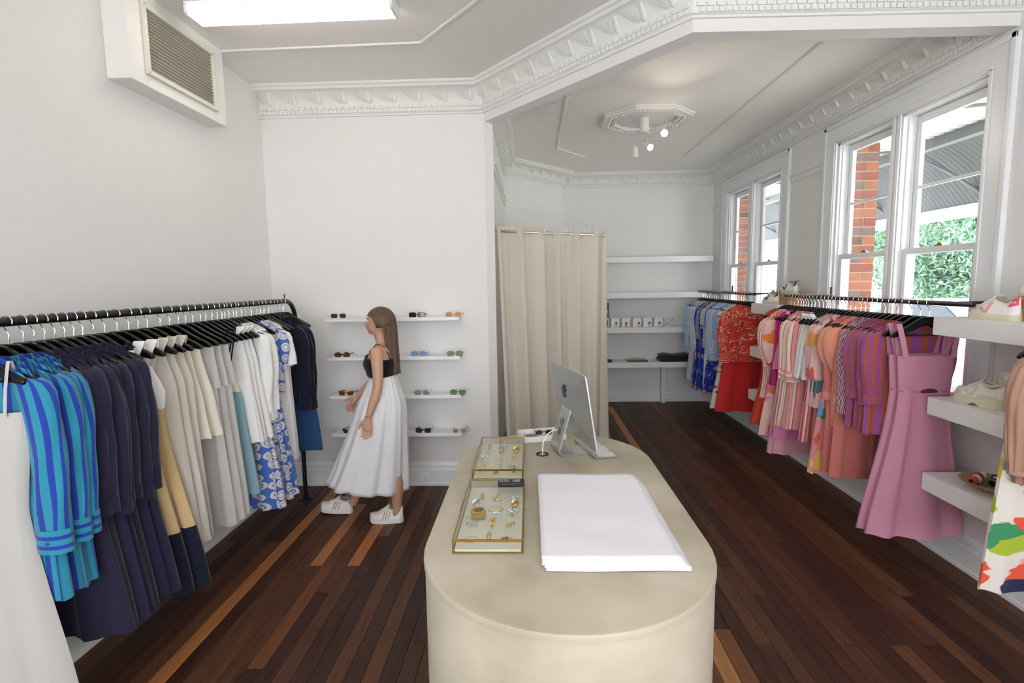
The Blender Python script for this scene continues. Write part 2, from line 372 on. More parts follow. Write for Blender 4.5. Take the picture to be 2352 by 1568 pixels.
# ---- ceilings
struct('ceiling', MB().box(XL - .1, XR + .2, YF - .1, 2.99, ZC, ZC + .05).prism([(XL - .1, 2.99), (.9, 2.99), (-.3, 4.46), (-.3, 4.5), (XL - .1, 4.5)], 'z', ZC, ZC + .05), CEIL, smooth=False)
struct('ceiling_far', MB().prism([(A2[0] - .2, 4.6), (A2[0] - .2, 7.7), (XR + .2, 7.7), (XR + .2, 3.0), (.88, 3.0)], 'z', ZC2, ZC2 + .05), CEIL, smooth=False)

# ---- header over the diagonal opening
def off(a, b, d):
    v = Vector((b[0] - a[0], b[1] - a[1])); v.normalize(); return Vector((-v.y, v.x)) * d
n1 = off(A, B_, .11)
hp = [A, B_, (XR, 3.02), (XR, 3.13), (B_[0] + .05, 3.10), (A[0] + n1.x, A[1] + n1.y)]
struct('trim_1', MB().prism(hp, 'z', 3.06, ZC + .02), WALL, smooth=False)

# ---- cornices: mitred profile + leaf drops + dentils
def cornice(n, path, zc, h, proj, left=True):
    """path: 2-D points; the room lies to the left of the walking direction"""
    P = [Vector(p) for p in path]; m = len(P)
    prof = [(0, -h), (.018, -h), (.018, -h + .012), (.03, -h + .018), (.03, -h + .05), (.02, -h + .055), (.022, -h + .07)]
    for i in range(7):
        a = i / 6 * pi / 2; prof.append((.024 + (proj - .055) * (1 - cos(a)), -h + .075 + (h - .115) * sin(a)))
    prof += [(proj - .025, -.034), (proj - .02, -.022), (proj - .008, -.02), (proj, -.012), (proj, 0)]
    off_ = []
    for i in range(m):
        d0 = (P[i] - P[i - 1]).normalized() if i > 0 else None; d1 = (P[i + 1] - P[i]).normalized() if i < m - 1 else None
        if d0 is None: d0 = d1
        if d1 is None: d1 = d0
        n0 = Vector((-d0.y, d0.x)); n1_ = Vector((-d1.y, d1.x)); b = (n0 + n1_).normalized(); off_.append(b / max(.3, b.dot(n0)))
    mb = MB(); k = len(prof)
    vs = [(P[i].x + off_[i].x * u, P[i].y + off_[i].y * u, zc + z) for i in range(m) for u, z in prof]
    mb.add(vs, [(i * k + j, (i + 1) * k + j, (i + 1) * k + j + 1, i * k + j + 1) for i in range(m - 1) for j in range(k - 1)])
    o = struct('trim_%d' % n, mb, PLAST, ang=25)
    # drops
    dm = MB(); hh = h * .5
    vs = []; nn = 8
    for i, (t, w) in enumerate(((0, .002), (.25, .007), (.55, .013), (.8, .018), (.93, .014), (1, .002))):
        for q in range(nn): an = 2 * pi * q / nn; vs.append((w * cos(an), w * .8 * sin(an) + .062 * (1 - t) ** 1.3, hh * (.5 - t)))
    dm.add(vs, [(i * nn + q, i * nn + (q + 1) % nn, (i + 1) * nn + (q + 1) % nn, (i + 1) * nn + q) for i in range(5) for q in range(nn)])
    dme = dm.mesh('leaf_drop', PLAST, fixn=True)
    # sun ray ribs beside every drop
    rm = MB()
    for q in range(5):
        t = .02 + q * .014
        rm.tube([(.012 + t * .4, .012, -hh * .42), (.02 + t * 1.25, .034, hh * .05), (.03 + t * 1.7, .066, hh * .42)], [.0016, .002, .0012], 4)
    rme = rm.mesh('ray_ribs', PLAST, fixn=True)
    dt = MB()
    for i in range(m - 1):
        d = P[i + 1] - P[i]; L = d.length; d.normalize(); nr = Vector((-d.y, d.x)); ang = math.atan2(d.y, d.x)
        cnt = max(1, int(L / .19))
        for q in range(cnt):
            p = P[i] + d * (L * (q + .5) / cnt) + nr * .034
            e = bpy.data.objects.new('leaf_drop', dme); link(e, o, (p.x, p.y, zc - h + .075 + hh * .62), (0, 0, ang))
            e = bpy.data.objects.new('ray_ribs', rme); link(e, o, (p.x, p.y, zc - h + .075 + hh * .62), (0, 0, ang))
        for row, (sp, dep, z0, z1) in enumerate(((.052, .034, -h + .052, -h + .074), (.034, .04, -h + .02, -h + .044))):
            c2 = int(L / sp)
            for q in range(c2):
                a = P[i] + d * ((q + .12) * sp); b = P[i] + d * ((q + .88) * sp)
                a2 = a + nr * dep; b2 = b + nr * dep
                dt.add([(a.x, a.y, zc + z0), (b.x, b.y, zc + z0), (b2.x, b2.y, zc + z0), (a2.x, a2.y, zc + z0), (a.x, a.y, zc + z1), (b.x, b.y, zc + z1), (b2.x, b2.y, zc + z1), (a2.x, a2.y, zc + z1)],
                       [(0, 1, 2, 3), (4, 7, 6, 5), (2, 6, 7, 3), (1, 5, 6, 2), (3, 7, 4, 0)])
    e = obj('dentil_course', dt, PLAST, o, smooth=False); e['kind'] = 'stuff'
    return o
cornice(2, [(XR, 3.02), B_, A, (XL, YB)], ZC, .225, .15)
cornice(3, [(XR, 3.14), (XR, YB2), (.48, YB2), (.48, 7.47), (-.30, 6.6), (-.30, 4.5)], ZC2, .20, .15)
# picture rails of the far room
def rail_strip(n, segs, z):
    mb = MB()
    for a, b in segs:
        a = Vector(a); b = Vector(b); d = (b - a).normalized(); nr = Vector((-d.y, d.x))
        for z0, z1, w in ((z, z + .045, .016), (z + .045, z + .062, .028), (z - .012, z, .009)):
            vs = []
            for zz in (z0, z1):
                for p in (a, b, b + nr * w, a + nr * w): vs.append((p.x, p.y, zz))
            mb.add(vs, [(0, 1, 2, 3), (4, 7, 6, 5), (0, 4, 5, 1), (1, 5, 6, 2), (2, 6, 7, 3), (3, 7, 4, 0)])
    return struct('trim_%d' % n, mb, PLAST, smooth=False)
rail_strip(4, [((XR, 4.83), (XR, 5.41)), ((XR, 7.27), (XR, YB2)), ((.48, 7.47), (-.30, 6.6)), ((-.30, 6.6), (-.30, 4.53))], 2.70)
# raised mouldings on the two ceilings
def ceil_strip(n, paths, z):
    mb = MB()
    for p in paths: mb.tube([(x, y, z - .002) for x, y in p], [(.011, .016)] * len(p), 8)
    return struct('trim_%d' % n, mb, PLAST)
ceil_strip(5, [[(-2.19, 3.70), (-.70, 3.66), (.6, 2.12), (.6, -1.8), (-1.6, -1.8)]], ZC)
ceil_strip(6, [[(1.90, 6.65), (1.895, 3.62)], [(.322, 4.45), (.322, 6.14), (.70, 6.62)]], ZC2)

# ---- skirting boards
def skirting(name, a, b, h=.21):
    a = Vector(a); b = Vector(b); d = (b - a).normalized(); nr = Vector((-d.y, d.x))
    prof = [(0, 0), (.030, 0), (.030, .022), (.022, .03), (.022, h - .07), (.016, h - .055), (.016, h - .03), (.010, h - .012), (0, h)]
    k = len(prof); mb = MB(); vs = [(p.x + nr.x * u, p.y + nr.y * u, z) for p in (a, b) for u, z in prof]
    mb.add(vs, [(j, k + j, k + j + 1, j + 1) for j in range(k - 1)] + [tuple(range(k)), tuple(reversed(range(k, 2 * k)))])
    return struct(name, mb, TRIM, smooth=False)
skirting('baseboard_left', (XL, YB), (XL, YF))
skirting('baseboard_back', A, (XL, YB))
skirting('baseboard_right', (XR, YF), (XR, YB2))
skirting('baseboard_far_back', (XR, YB2), (.48, YB2), .16)
skirting('baseboard_far_diagonal', (.48, 7.47), (-.30, 6.6), .16)

# ---- sash windows
def window(n, y0, y1):
    cy = (y0 + y1) / 2
    w = bpy.data.objects.new('window_%d' % n, None); COL.objects.link(w); w.location = (XR, cy, WZ0); w['kind'] = 'structure'
    hy = (y1 - y0) / 2; top = WZ1 - WZ0; cw = .17
    mb = MB()     # moulded casing
    mb.box(-.022, 0, -hy - cw, -hy, -.0, top + cw - .01).box(-.022, 0, hy, hy + cw, 0, top + cw - .01).box(-.022, 0, -hy, hy, top, top + cw - .01)
    mb.box(-.032, -.022, -hy - cw, -hy - cw + .03, 0, top + cw - .01).box(-.032, -.022, hy + cw - .03, hy + cw, 0, top + cw - .01).box(-.032, -.022, -hy - cw, hy + cw, top + cw - .04, top + cw - .01)
    mb.box(-.03, -.022, -hy - .035, -hy - .01, 0, top + .02).box(-.03, -.022, hy + .01, hy + .035, 0, top + .02).box(-.03, -.022, -hy - .035, hy + .035, top + .01, top + .035)
    obj('casing', mb, TRIM, w, bevel=.003)
    obj('window_sill', MB().box(-.07, T + .04, -hy - cw - .02, hy + cw + .02, -.035, 0), TRIM, w, bevel=.004)
    fr = MB(); mw = .055
    fr.box(.0, T, -hy, -hy + .022, 0, top).box(.0, T, hy - .022, hy, 0, top).box(0, T, -hy, hy, top - .022, top)
    fr.box(-.012, T, -mw, mw, 0, top - .02).box(-.024, -.012, -mw + .012, -.012, 0, top).box(-.024, -.012, .012, mw - .012, 0, top)
    for s in (-1, 1):      # parting beads
        for x in (.02, .066, .112):
            fr.box(x, x + .008, s * (hy - .022) - .012, s * (hy - .022) + .012, 0, top); fr.box(x, x + .008, s * mw - .012, s * mw + .012, 0, top)
    obj('frame', fr, TRIM, w, bevel=.002)
    zm = 1.93 - WZ0
    for s in (-1, 1):
        a, b = (mw + .004, hy - .026) if s > 0 else (-hy + .026, -mw - .004)
        st = .048
        up = MB(); x0, x1 = .076, .108     # upper sash, outer track
        zt = top - .024
        up.box(x0, x1, a, a + st, zm - .02, zt).box(x0, x1, b - st, b, zm - .02, zt).box(x0, x1, a + st, b - st, zt - .055, zt).box(x0, x1, a + st, b - st, zm - .02, zm + .018)
        up.box(x0 + .004, x1 - .004, a + st, b - st, 2.355 - WZ0, 2.375 - WZ0)
        so = obj('upper_sash', up, TRIM, w, bevel=.003)
        obj('pane', MB().box(x0 + .014, x0 + .018, a + st, b - st, zm + .018, 2.355 - WZ0), GLASS, so, smooth=False)
        obj('pane', MB().box(x0 + .014, x0 + .018, a + st, b - st, 2.375 - WZ0, zt - .055), GLASS, so, smooth=False)
        lo = MB(); x0, x1 = .03, .062
        lo.box(x0, x1, a, a + st, .004, zm + .02).box(x0, x1, b - st, b, .004, zm + .02).box(x0, x1, a + st, b - st, zm - .02, zm + .02).box(x0, x1, a + st, b - st, .004, .085)
        so = obj('lower_sash', lo, TRIM, w, bevel=.003)
        obj('pane', MB().box(x0 + .014, x0 + .018, a + st, b - st, .085, zm - .02), GLASS, so, smooth=False)
        lk = MB().box(.034, .06, (a + b) / 2 - .035, (a + b) / 2 + .035, zm + .02, zm + .028).lathe([(.012, 0), (.014, .006), (.006, .014)], 10, (.046, (a + b) / 2, zm + .028)).box(.03, .038, (a + b) / 2 - .03, (a + b) / 2 + .006, zm + .03, zm + .038)
        obj('sash_lock', lk, mat('lock_metal_%d%d' % (n, s), '#8d8a80', .3, .9) if s > 0 and n == 1 else bpy.data.materials['lock_metal_11'] if 'lock_metal_11' in bpy.data.materials else BRASS, so)
    return w
window(1, *WIN[0]); window(2, *WIN[1])
# shop front glazing behind the camera
sf = MB()
for x in (-1.95, -.5, .95, 2.3): sf.box(x, x + .05, YF - .12, YF - .04, .4, 2.9)
sf.box(-1.95, 2.35, YF - .12, YF - .04, .4, .46).box(-1.95, 2.35, YF - .12, YF - .04, 2.84, 2.9)
w3 = struct('window_3', sf, TRIM, smooth=False)
struct('trim_7', MB().box(XL - .5, XR + .5, YF - 2.6, YF - .15, 2.95, 3.05).box(XL - .5, XR + .5, YF - 2.65, YF - 2.58, 2.35, 3.05), TRIM, smooth=False)   # unseen canopy added to block sky light at the shop front

# ---- air duct box with grille, high on the left wall
y0, y1, z0 = 2.81, 3.69, 2.848
t = thing('air_vent', 'white boxed air conditioning outlet with grey louvred grille high on left wall', 'air vent', (XL, (y0 + y1) / 2, z0))
hy = (y1 - y0) / 2; gx0, gy0, gy1, gz0, gz1 = .13, -.305, .30, .085, .415
mb = MB().box(0, gx0, -hy, gy0, 0, ZC - z0).box(0, gx0, gy1, hy, 0, ZC - z0).box(0, gx0, gy0, gy1, 0, gz0).box(0, gx0, gy0, gy1, gz1, ZC - z0)
obj('casing', mb, PLAST, t, bevel=.004, seg=2)
obj('back_plate', MB().box(.02, .03, gy0, gy1, gz0, gz1), mat('duct_dark', '#50504a', .8), t)
mb = MB().box(gx0, gx0 + .018, gy0 - .022, gy0 + .004, gz0 - .022, gz1 + .022).box(gx0, gx0 + .018, gy1 - .004, gy1 + .022, gz0 - .022, gz1 + .022).box(gx0, gx0 + .018, gy0, gy1, gz0 - .022, gz0 + .004).box(gx0, gx0 + .018, gy0, gy1, gz1 - .004, gz1 + .022)
GR = mat('grille_cream', '#dcdacd', .5)
gf = obj('grille_frame', mb, GR, t, bevel=.002)
for a in (gy0 - .012, gy1 + .012):
    for b in (gz0 - .012, gz1 + .012): obj('screw', MB().tube([(gx0 + .017, a, b), (gx0 + .021, a, b)], .004, 8), CHROME, gf)
sl = MB(); sl.add([(-.012, gy0, -.004), (.008, gy0, .004), (.008, gy1, .004), (-.012, gy1, -.004), (-.012, gy0, -.0015), (.008, gy0, .0065), (.008, gy1, .0065), (-.012, gy1, -.0015)], [(0, 3, 2, 1), (4, 5, 6, 7), (0, 1, 5, 4), (1, 2, 6, 5), (2, 3, 7, 6), (3, 0, 4, 7)])
GRS = mat('louvre_grey', '#bdb9ab', .5); slm = sl.mesh('slat', GRS, False)
for i in range(17): link(bpy.data.objects.new('slat', slm), t, (gx0 - .002, 0, gz0 + .010 + i * (gz1 - gz0 - .02) / 16))
vn = MB().box(-.014, .0, -.0008, .0008, gz0, gz1).mesh('vane', GRS, False)
for i in range(27): link(bpy.data.objects.new('vane', vn), t, (gx0 - .024, gy0 + .01 + i * (gy1 - gy0 - .02) / 26, 0))

# ---- fluorescent batten on the left ceiling
def batten(loc, rz, label):
    t = thing('ceiling_light', label, 'light', loc, rz)
    obj('base_tray', MB().box(-.59, .59, -.085, .085, -.02, 0), TRIM, t, bevel=.003)
    p = [(-.08, -.02), (-.078, -.055), (-.062, -.072), (.062, -.072), (.078, -.055), (.08, -.02)]
    obj('diffuser', MB().prism(p, 'x', -.575, .575), mat('diffuser_lit', '#ffffff', .4, emit='#fff3e6', es=7.0), t)
    for s in (-1, 1): obj('end_cap', MB().prism([(a * 1.03, b * 1.02) for a, b in p], 'x', s * .575, s * .592), TRIM, t)
batten((-1.33, 3.14, ZC), rad(-1), 'long white fluorescent batten light glowing on the left ceiling')
batten((-.3, .2, ZC), 0, 'long white fluorescent batten light added out of view on the ceiling')  # second batten is out of view, added to light the room

# ---- ceiling rose with spotlights in the far room
rc = (1.10, 5.14)
t = thing('ceiling_rose', 'octagonal white plaster ceiling rose with dentilled rim in the far room', 'ceiling rose', (rc[0], rc[1], ZC2))
def octo(mb, r0, r1, z0, z1, n=8):
    vs = []
    for r, z in ((r0, z0), (r1, z0), (r1, z1), (r0, z1)):
        for k in range(n): a = 2 * pi * (k + .5) / n; vs.append((r * cos(a), r * sin(a), z))
    mb.add(vs, [(i * n + k, i * n + (k + 1) % n, ((i + 1) % 4) * n + (k + 1) % n, ((i + 1) % 4) * n + k) for i in range(4) for k in range(n)])
mb = MB(); octo(mb, .30, .44, -.018, 0); octo(mb, .38, .425, -.034, -.018); octo(mb, .30, .325, -.03, -.018)
obj('rim', mb, PLAST, t, smooth=False)
tm = MB().ell((0, 0, 0), (.012, .012, .016), 8, 6).mesh('bead', PLAST)
for k in range(8):
    for q in range(8):
        a0, a1 = 2 * pi * (k + .5) / 8, 2 * pi * (k + 1.5) / 8; f = (q + .5) / 8; r = .36
        link(bpy.data.objects.new('bead', tm), t, (r * (cos(a0) * (1 - f) + cos(a1) * f), r * (sin(a0) * (1 - f) + sin(a1) * f), -.026))
for k in range(8):
    a0, a1 = 2 * pi * (k + .62) / 8, 2 * pi * (k + 1.38) / 8
    if k % 2: obj('inner_strip', MB().tube([(.24 * cos(a0), .24 * sin(a0), -.003), (.24 * cos(a1), .24 * sin(a1), -.003)], .008, 6), PLAST, t)
obj('centre_plate', MB().lathe([(.28, 0), (.28, -.008), (.10, -.012), (.001, -.012)], 8, cap=False), PLAST, t, smooth=False)
t = thing('spotlight_bar', 'white three-lamp spotlight bar hanging from the ceiling rose', 'spotlight', (rc[0] - .02, rc[1] - .05, ZC2 - .012))
WM = mat('lamp_white', '#e6e4e0', .4); LIT = mat('lamp_lit', '#ffffff', .4, emit='#ffe6c8', es=45.0)
obj('canopy', MB().lathe([(.001, 0), (.042, 0), (.042, -.115), (.036, -.125), (.001, -.125)], 20), WM, t)
obj('bar', MB().tube([(.14, -.22, -.13), (-.05, .17, -.16)], .006, 8).cyl((0, 0, -.12), (.045, -.03, -.14), .006, 8), WM, t)
for k, (p, d, lit) in enumerate((((.13, -.20, -.19), (-.15, -1, -.25), True), ((.03, -.01, -.25), (.35, -.75, -.45), True), ((-.05, .16, -.27), (0, 0, -1), False))):
    p = Vector(p); d = Vector(d).normalized(); a = p - d * .05; b = p + d * .045
    h = obj('lamp_head', MB().tube([a, p, b], [.024, .027, .031], 16, cap=True), WM, t)
    obj('joint', MB().tube([p, p + Vector((0, 0, .07))], .005, 6), WM, h)
    if lit: obj('lit_bulb', MB().tube([b, b + d * .006], [.029, .026], 16), LIT, h, label='glowing warm white bulb')
    ld = bpy.data.lights.new('spot_glow', 'SPOT'); ld.energy = 22 if lit else 0; ld.spot_size = rad(80); ld.spot_blend = .6; ld.color = (1, .86, .7); ld.shadow_soft_size = .03
    if lit:
        lo = bpy.data.objects.new('spot_glow', ld); COL.objects.link(lo); lo.parent = h; lo.location = b + d * .02; lo.rotation_mode = 'QUATERNION'; lo.rotation_quaternion = d.to_track_quat('-Z', 'Y')

# ---- power outlet
t = thing('power_outlet', 'white double power outlet on the skirting behind the counter', 'outlet', (-.955, YB - .024, .075))
obj('plate', MB().box(-.058, .058, -.012, 0, -.036, .036), SOCKET, t, bevel=.004, seg=2)
for s in (-1, 1):
    obj('rocker', MB().box(s * .026 - .006, s * .026 + .006, -.016, -.012, .014, .028), SOCKET, t, bevel=.001)
    for a, b in ((-.007, .004), (.007, .004), (0, -.012)): obj('slot', MB().box(s * .026 + a - .0012, s * .026 + a + .0012, -.0126, -.0115, b - .004, b + .004), DARK, t)

# ================================================================== OUTSIDE THE WINDOWS
GROUND = struct('ground_outside', MB().box(XR + T, 40, -20, 45, -.25, -.05), mat('pale_pavement', '#cfccc6', .9), smooth=False)
struct('verandah_slab', MB().box(XR + T, 3.6, -1, 12, -.05, .02), mat('verandah_concrete', '#b9b4ac', .9), smooth=False)
# brick piers, brick by brick
BR = [mat('brick_%s' % n, c, .85, bump=.3, bscale=90, var=.12, vscale=20) for n, c in (('orange', '#94604c'), ('red', '#835045'), ('plum', '#614845'), ('mauve', '#6f5c5a'))]
MORT = mat('mortar_cream', '#a89c80', .9)
brk = {}
def brick(par, x0, x1, y0, y1, z, r):
    dx_, dy_ = round(x1 - x0, 3), round(y1 - y0, 3); k = r.choice([0, 0, 1, 1, 2, 3]); key = (dx_, dy_, k)
    if key not in brk: brk[key] = MB().cbox(0, 0, 0, dx_, dy_, .076).mesh('brick', BR[k], False)
    link(bpy.data.objects.new('brick', brk[key]), par, (((x0 + x1) / 2), (y0 + y1) / 2, z + .038))
def pier(px, py, label, zlo):
    t = thing('brick_pier', label, 'brick pier', (px, py, 0)); r = random.Random(int(py * 10))
    obj('mortar_core', MB().box(-.168, .168, -.168, .168, 0, 3.22), MORT, t, smooth=False)
    z = .004; i = 0
    while z < 3.18:
        if z > zlo:
            if i % 2 == 0:
                brick(t, -.173, .057, -.173, -.063, z, r); brick(t, .067, .173, -.173, .057, z, r); brick(t, -.173, -.063, -.053, .173, z, r); brick(t, -.053, .173, .067, .173, z, r)
            else:
                brick(t, -.173, -.063, -.173, .057, z, r); brick(t, -.053, .173, -.173, -.063, z, r); brick(t, .067, .173, -.053, .173, z, r); brick(t, -.173, .057, .067, .173, z, r)
        z += .086; i += 1
pier(3.13, 5.38, 'orange and plum brick verandah pier seen through the nearer window', .8)
pier(3.17, 8.2, 'orange and plum brick verandah pier seen through the farther window', .8)
# verandah ceiling, beams and curved awning
vc = struct('verandah_ceiling', MB().box(XR + T, 4.6, -1, 12, 3.30, 3.34), mat('verandah_ceiling_paint', '#d2d1cc', .8), smooth=False)
bdm = MB().box(-.87, .87, -.048, .048, -.012, 0).mesh('ceiling_board', bpy.data.materials['verandah_ceiling_paint'], False)
for i in range(60): link(bpy.data.objects.new('ceiling_board', bdm), vc, (3.72, 1.6 + i * .1 * 1.4, 3.30))
STEEL = mat('grey_painted_steel', '#63686b', .5)
t = thing('street_awning', 'grey curved corrugated street awning with steel struts outside the windows', 'awning', (4.55, 6, 3.3))
cr = MB()
def aw(u, v):
    y = -5 + 13 * v + 0; a = u
    x = 0.0 + 1.15 * a; z = .12 - .75 * a ** 2.0
    z += .012 * sin(y * 2 * pi / .076)
    return (x, y, z)
cr.grid(lambda u, v: aw(u, v), 14, 680)
obj('corrugated_roof', cr, mat('corrugated_grey', '#5f6367', .55, .2), t, ang=60, fixn=False)
obj('fascia_beam', MB().box(1.13, 1.19, -5, 8, -.78, -.62), mat('fascia_white', '#e6e2da', .6), t)
obj('front_beam', MB().box(-.05, .05, -5, 8, -.12, .0), STEEL, t)
for y in (-3, -1.2, .6, 2.4, 4.2, 6): obj('strut', MB().tube([(-.02, y, -.02), (1.1, y + .3, -.52)], .022, 8).tube([(0, y, -.1), (.6, y + .15, -.3)], .012, 6).tube([(-.9, y + .2, -.06), (.1, y, -.05)], .016, 6), STEEL, t)
for y in (-3, .6, 4.2): obj('post', MB().tube([(1.08, y, -3.3), (1.08, y, -.6)], .04, 10), STEEL, t)
# street trees: trunk, limbs and leaves
LEAF = [mat('leaf_%d' % i, c, .6, sss=0) for i, c in enumerate(('#6c8f80', '#87a37c', '#4f7565'))]
BARK = mat('bark_grey', '#8a8078', .9)
def tree(loc, cen, rad_, seed, label, leaves):
    r = random.Random(seed); t = thing('street_tree', label, 'tree', loc, group='trees across the street')
    tr = MB(); base = Vector((0, 0, 0)); c = Vector(cen) - Vector(loc)
    fork = Vector((c.x * .3, c.y * .3, max(.6, c.z - rad_ * .9)))
    tr.tube([base, base.lerp(fork, .5) + Vector((.05, -.04, 0)), fork], [.17, .14, .11], 8); tips = []
    for k in range(9):
        d = Vector((r.gauss(0, 1), r.gauss(0, 1), r.uniform(.1, 1.3))).normalized(); e = fork + d * rad_ * r.uniform(.7, 1.1)
        tr.tube([fork, fork.lerp(e, .5) + Vector((r.uniform(-.15, .15), r.uniform(-.15, .15), .1)), e], [.07, .05, .02], 6)
        for q in range(3):
            b = fork.lerp(e, .35 + .2 * q); f = b + Vector((r.gauss(0, 1), r.gauss(0, 1), r.uniform(-.2, 1))).normalized() * rad_ * .5
            tr.tube([b, b.lerp(f, .5), f], [.03, .022, .01], 5); tips.append(f)
    obj('trunk', tr, BARK, t)
    clumps = [c + Vector((r.gauss(0, .5), r.gauss(0, .5), r.gauss(0, .42))) * rad_ for _ in range(70)] + tips
    lf = MB()
    for k in range(leaves):
        q = r.choice(clumps); b = q + Vector((r.gauss(0, .28), r.gauss(0, .28), r.gauss(0, .2)))
        lf.cur = r.randrange(3); a = Vector((r.uniform(-1, 1), r.uniform(-1, 1), r.uniform(-1.3, .1))).normalized(); s_ = a.cross(Vector((r.uniform(-1, 1), r.uniform(-1, 1), r.uniform(-1, 1)))).normalized()
        L = r.uniform(.08, .17); w = L * .13
        lf.add([b, b + a * L * .45 + s_ * w, b + a * L, b + a * L * .45 - s_ * w], [(0, 1, 2, 3)])
    o = obj('foliage', lf, LEAF, t, smooth=False, fixn=False); o['kind'] = 'stuff'
tree((9.8, 11.6, -.1), (9.6, 11.6, 3.0), 1.9, 1, 'pale green feathery street tree filling the right sash of the nearer window', 70000)
tree((11.6, 17.2, -.1), (11.4, 17.2, 4.0), 1.7, 2, 'pale green street tree behind the brick pier of the nearer window', 16000)
tree((7.6, 24.5, -.1), (7.9, 24.5, 4.6), 1.6, 3, 'pale green street tree seen through the farther window', 14000)
# parked car, only its roof line shows
t = thing('car', 'white parked car glimpsed through the nearer window above the rail', 'car', (6.75, 8.2, -.05), rad(90))
prof = [(-2.2, .35), (-2.2, .75), (-1.9, .95), (-1.2, 1.02), (-.6, 1.42), (.7, 1.45), (1.4, 1.05), (2.1, .9), (2.2, .6), (2.2, .35)]
obj('body', MB().prism(prof, 'y', -.85, .85), mat('car_white', '#eef0f4', .25, coat=.6), t, bevel=.06, seg=3)
obj('glasshouse', MB().prism([(-1.12, 1.0), (-.56, 1.38), (.66, 1.41), (1.28, 1.03)], 'y', -.86, .86), mat('car_glass', '#3b4654', .1), t, bevel=.01)
for x in (-1.35, 1.4):
    for y in (-.8, .8): obj('wheel', MB().tube([(x, y - .1, .32), (x, y + .1, .32)], .32, 24), mat('tyre', '#1b1b1c', .8) if 'tyre' not in bpy.data.materials else bpy.data.materials['tyre'], t)
#ENDROOM

# ================================================================== COUNTER AND WHAT STANDS ON IT
ZT = .85
def capsule(cx, hw, y0, y1, n=32):
    pts = []
    for k in range(n + 1): a = pi + pi * k / n; pts.append((cx + hw * cos(a), y0 + hw + hw * sin(a)))
    for k in range(n + 1): a = pi * k / n; pts.append((cx + hw * cos(a), y1 - hw + hw * sin(a)))
    return pts
def capsule_solid(mb, cx, hw, y0, y1, z0, z1, bev=.006):
    rings = [(0, z0), (0, z1 - bev), (bev * .3, z1 - bev * .3), (bev, z1)]
    P = [capsule(cx, hw - d, y0 + d, y1 - d) for d, z in rings]; n = len(P[0])
    vs = [(x, y, rings[i][1]) for i in range(len(rings)) for x, y in P[i]]
    mb.add(vs, [(i * n + k, i * n + (k + 1) % n, (i + 1) * n + (k + 1) % n, (i + 1) * n + k) for i in range(len(rings) - 1) for k in range(n)] + [tuple(range((len(rings) - 1) * n, len(rings) * n)), tuple(reversed(range(n)))])
t = thing('shop_counter', 'long rounded cream microcement shop counter in the middle of the floor', 'counter', (.118, 2.185, 0))
cb = MB(); capsule_solid(cb, 0, .488, -.922, .922, 0, ZT - .02, .002); obj('body', cb, MICRO, t)
ct = MB(); capsule_solid(ct, 0, .492, -.926, .926, ZT - .022, ZT, .007); obj('worktop', ct, MICRO, t)
gm = MB().lathe([(.034, 0), (.034, .004), (.029, .0045), (.027, .0012), (.001, .0012)], 24, cap=False)
g = obj('cable_grommet', gm, mat('grommet_black', '#1c1d1e', .4), t, loc=(.057 - .118, 2.692 - 2.185, ZT), label='round black cable grommet with steel port')
obj('socket_plate', MB().box(-.014, .014, -.009, .009, .001, .004), CHROME, g)

# ---- tissue paper stack
t = thing('tissue_paper_stack', 'thick stack of large white tissue paper sheets on the counter', 'paper', (.265, 1.93, ZT))
r = random.Random(5)
for k in range(9):
    jx, jy, ja = r.uniform(-.006, .006) - .0015 * k, r.uniform(-.004, .004) + k * .004, rad(r.uniform(-.5, .5)); ph = r.uniform(0, 6); top = k == 8
    def sh(u, v, k=k, ph=ph):
        x = -.222 + .444 * u + (v - .5) * .0; y = -.375 + .745 * v
        if k < 3: x *= 1.02
        z = .0028 * k + .0012 * sin(x * 17 + ph) * sin(y * 11 + ph) + .001 * sin(y * 31 + x * 9 + ph)
        if u > .9 and v > .9: x -= .012 * (v - .9) * 10 * (u - .9) * 10; y -= .012 * (v - .9) * 10 * (u - .9) * 10
        return (x * cos(ja) - y * sin(ja) + jx, x * sin(ja) + y * cos(ja) + jy, z + .0055)
    o = obj('paper_sheet', MB().grid(sh, 22, 34), PAPER, t, fixn=False)
    m = o.modifiers.new('thickness', 'SOLIDIFY'); m.thickness = .0026; m.offset = -1

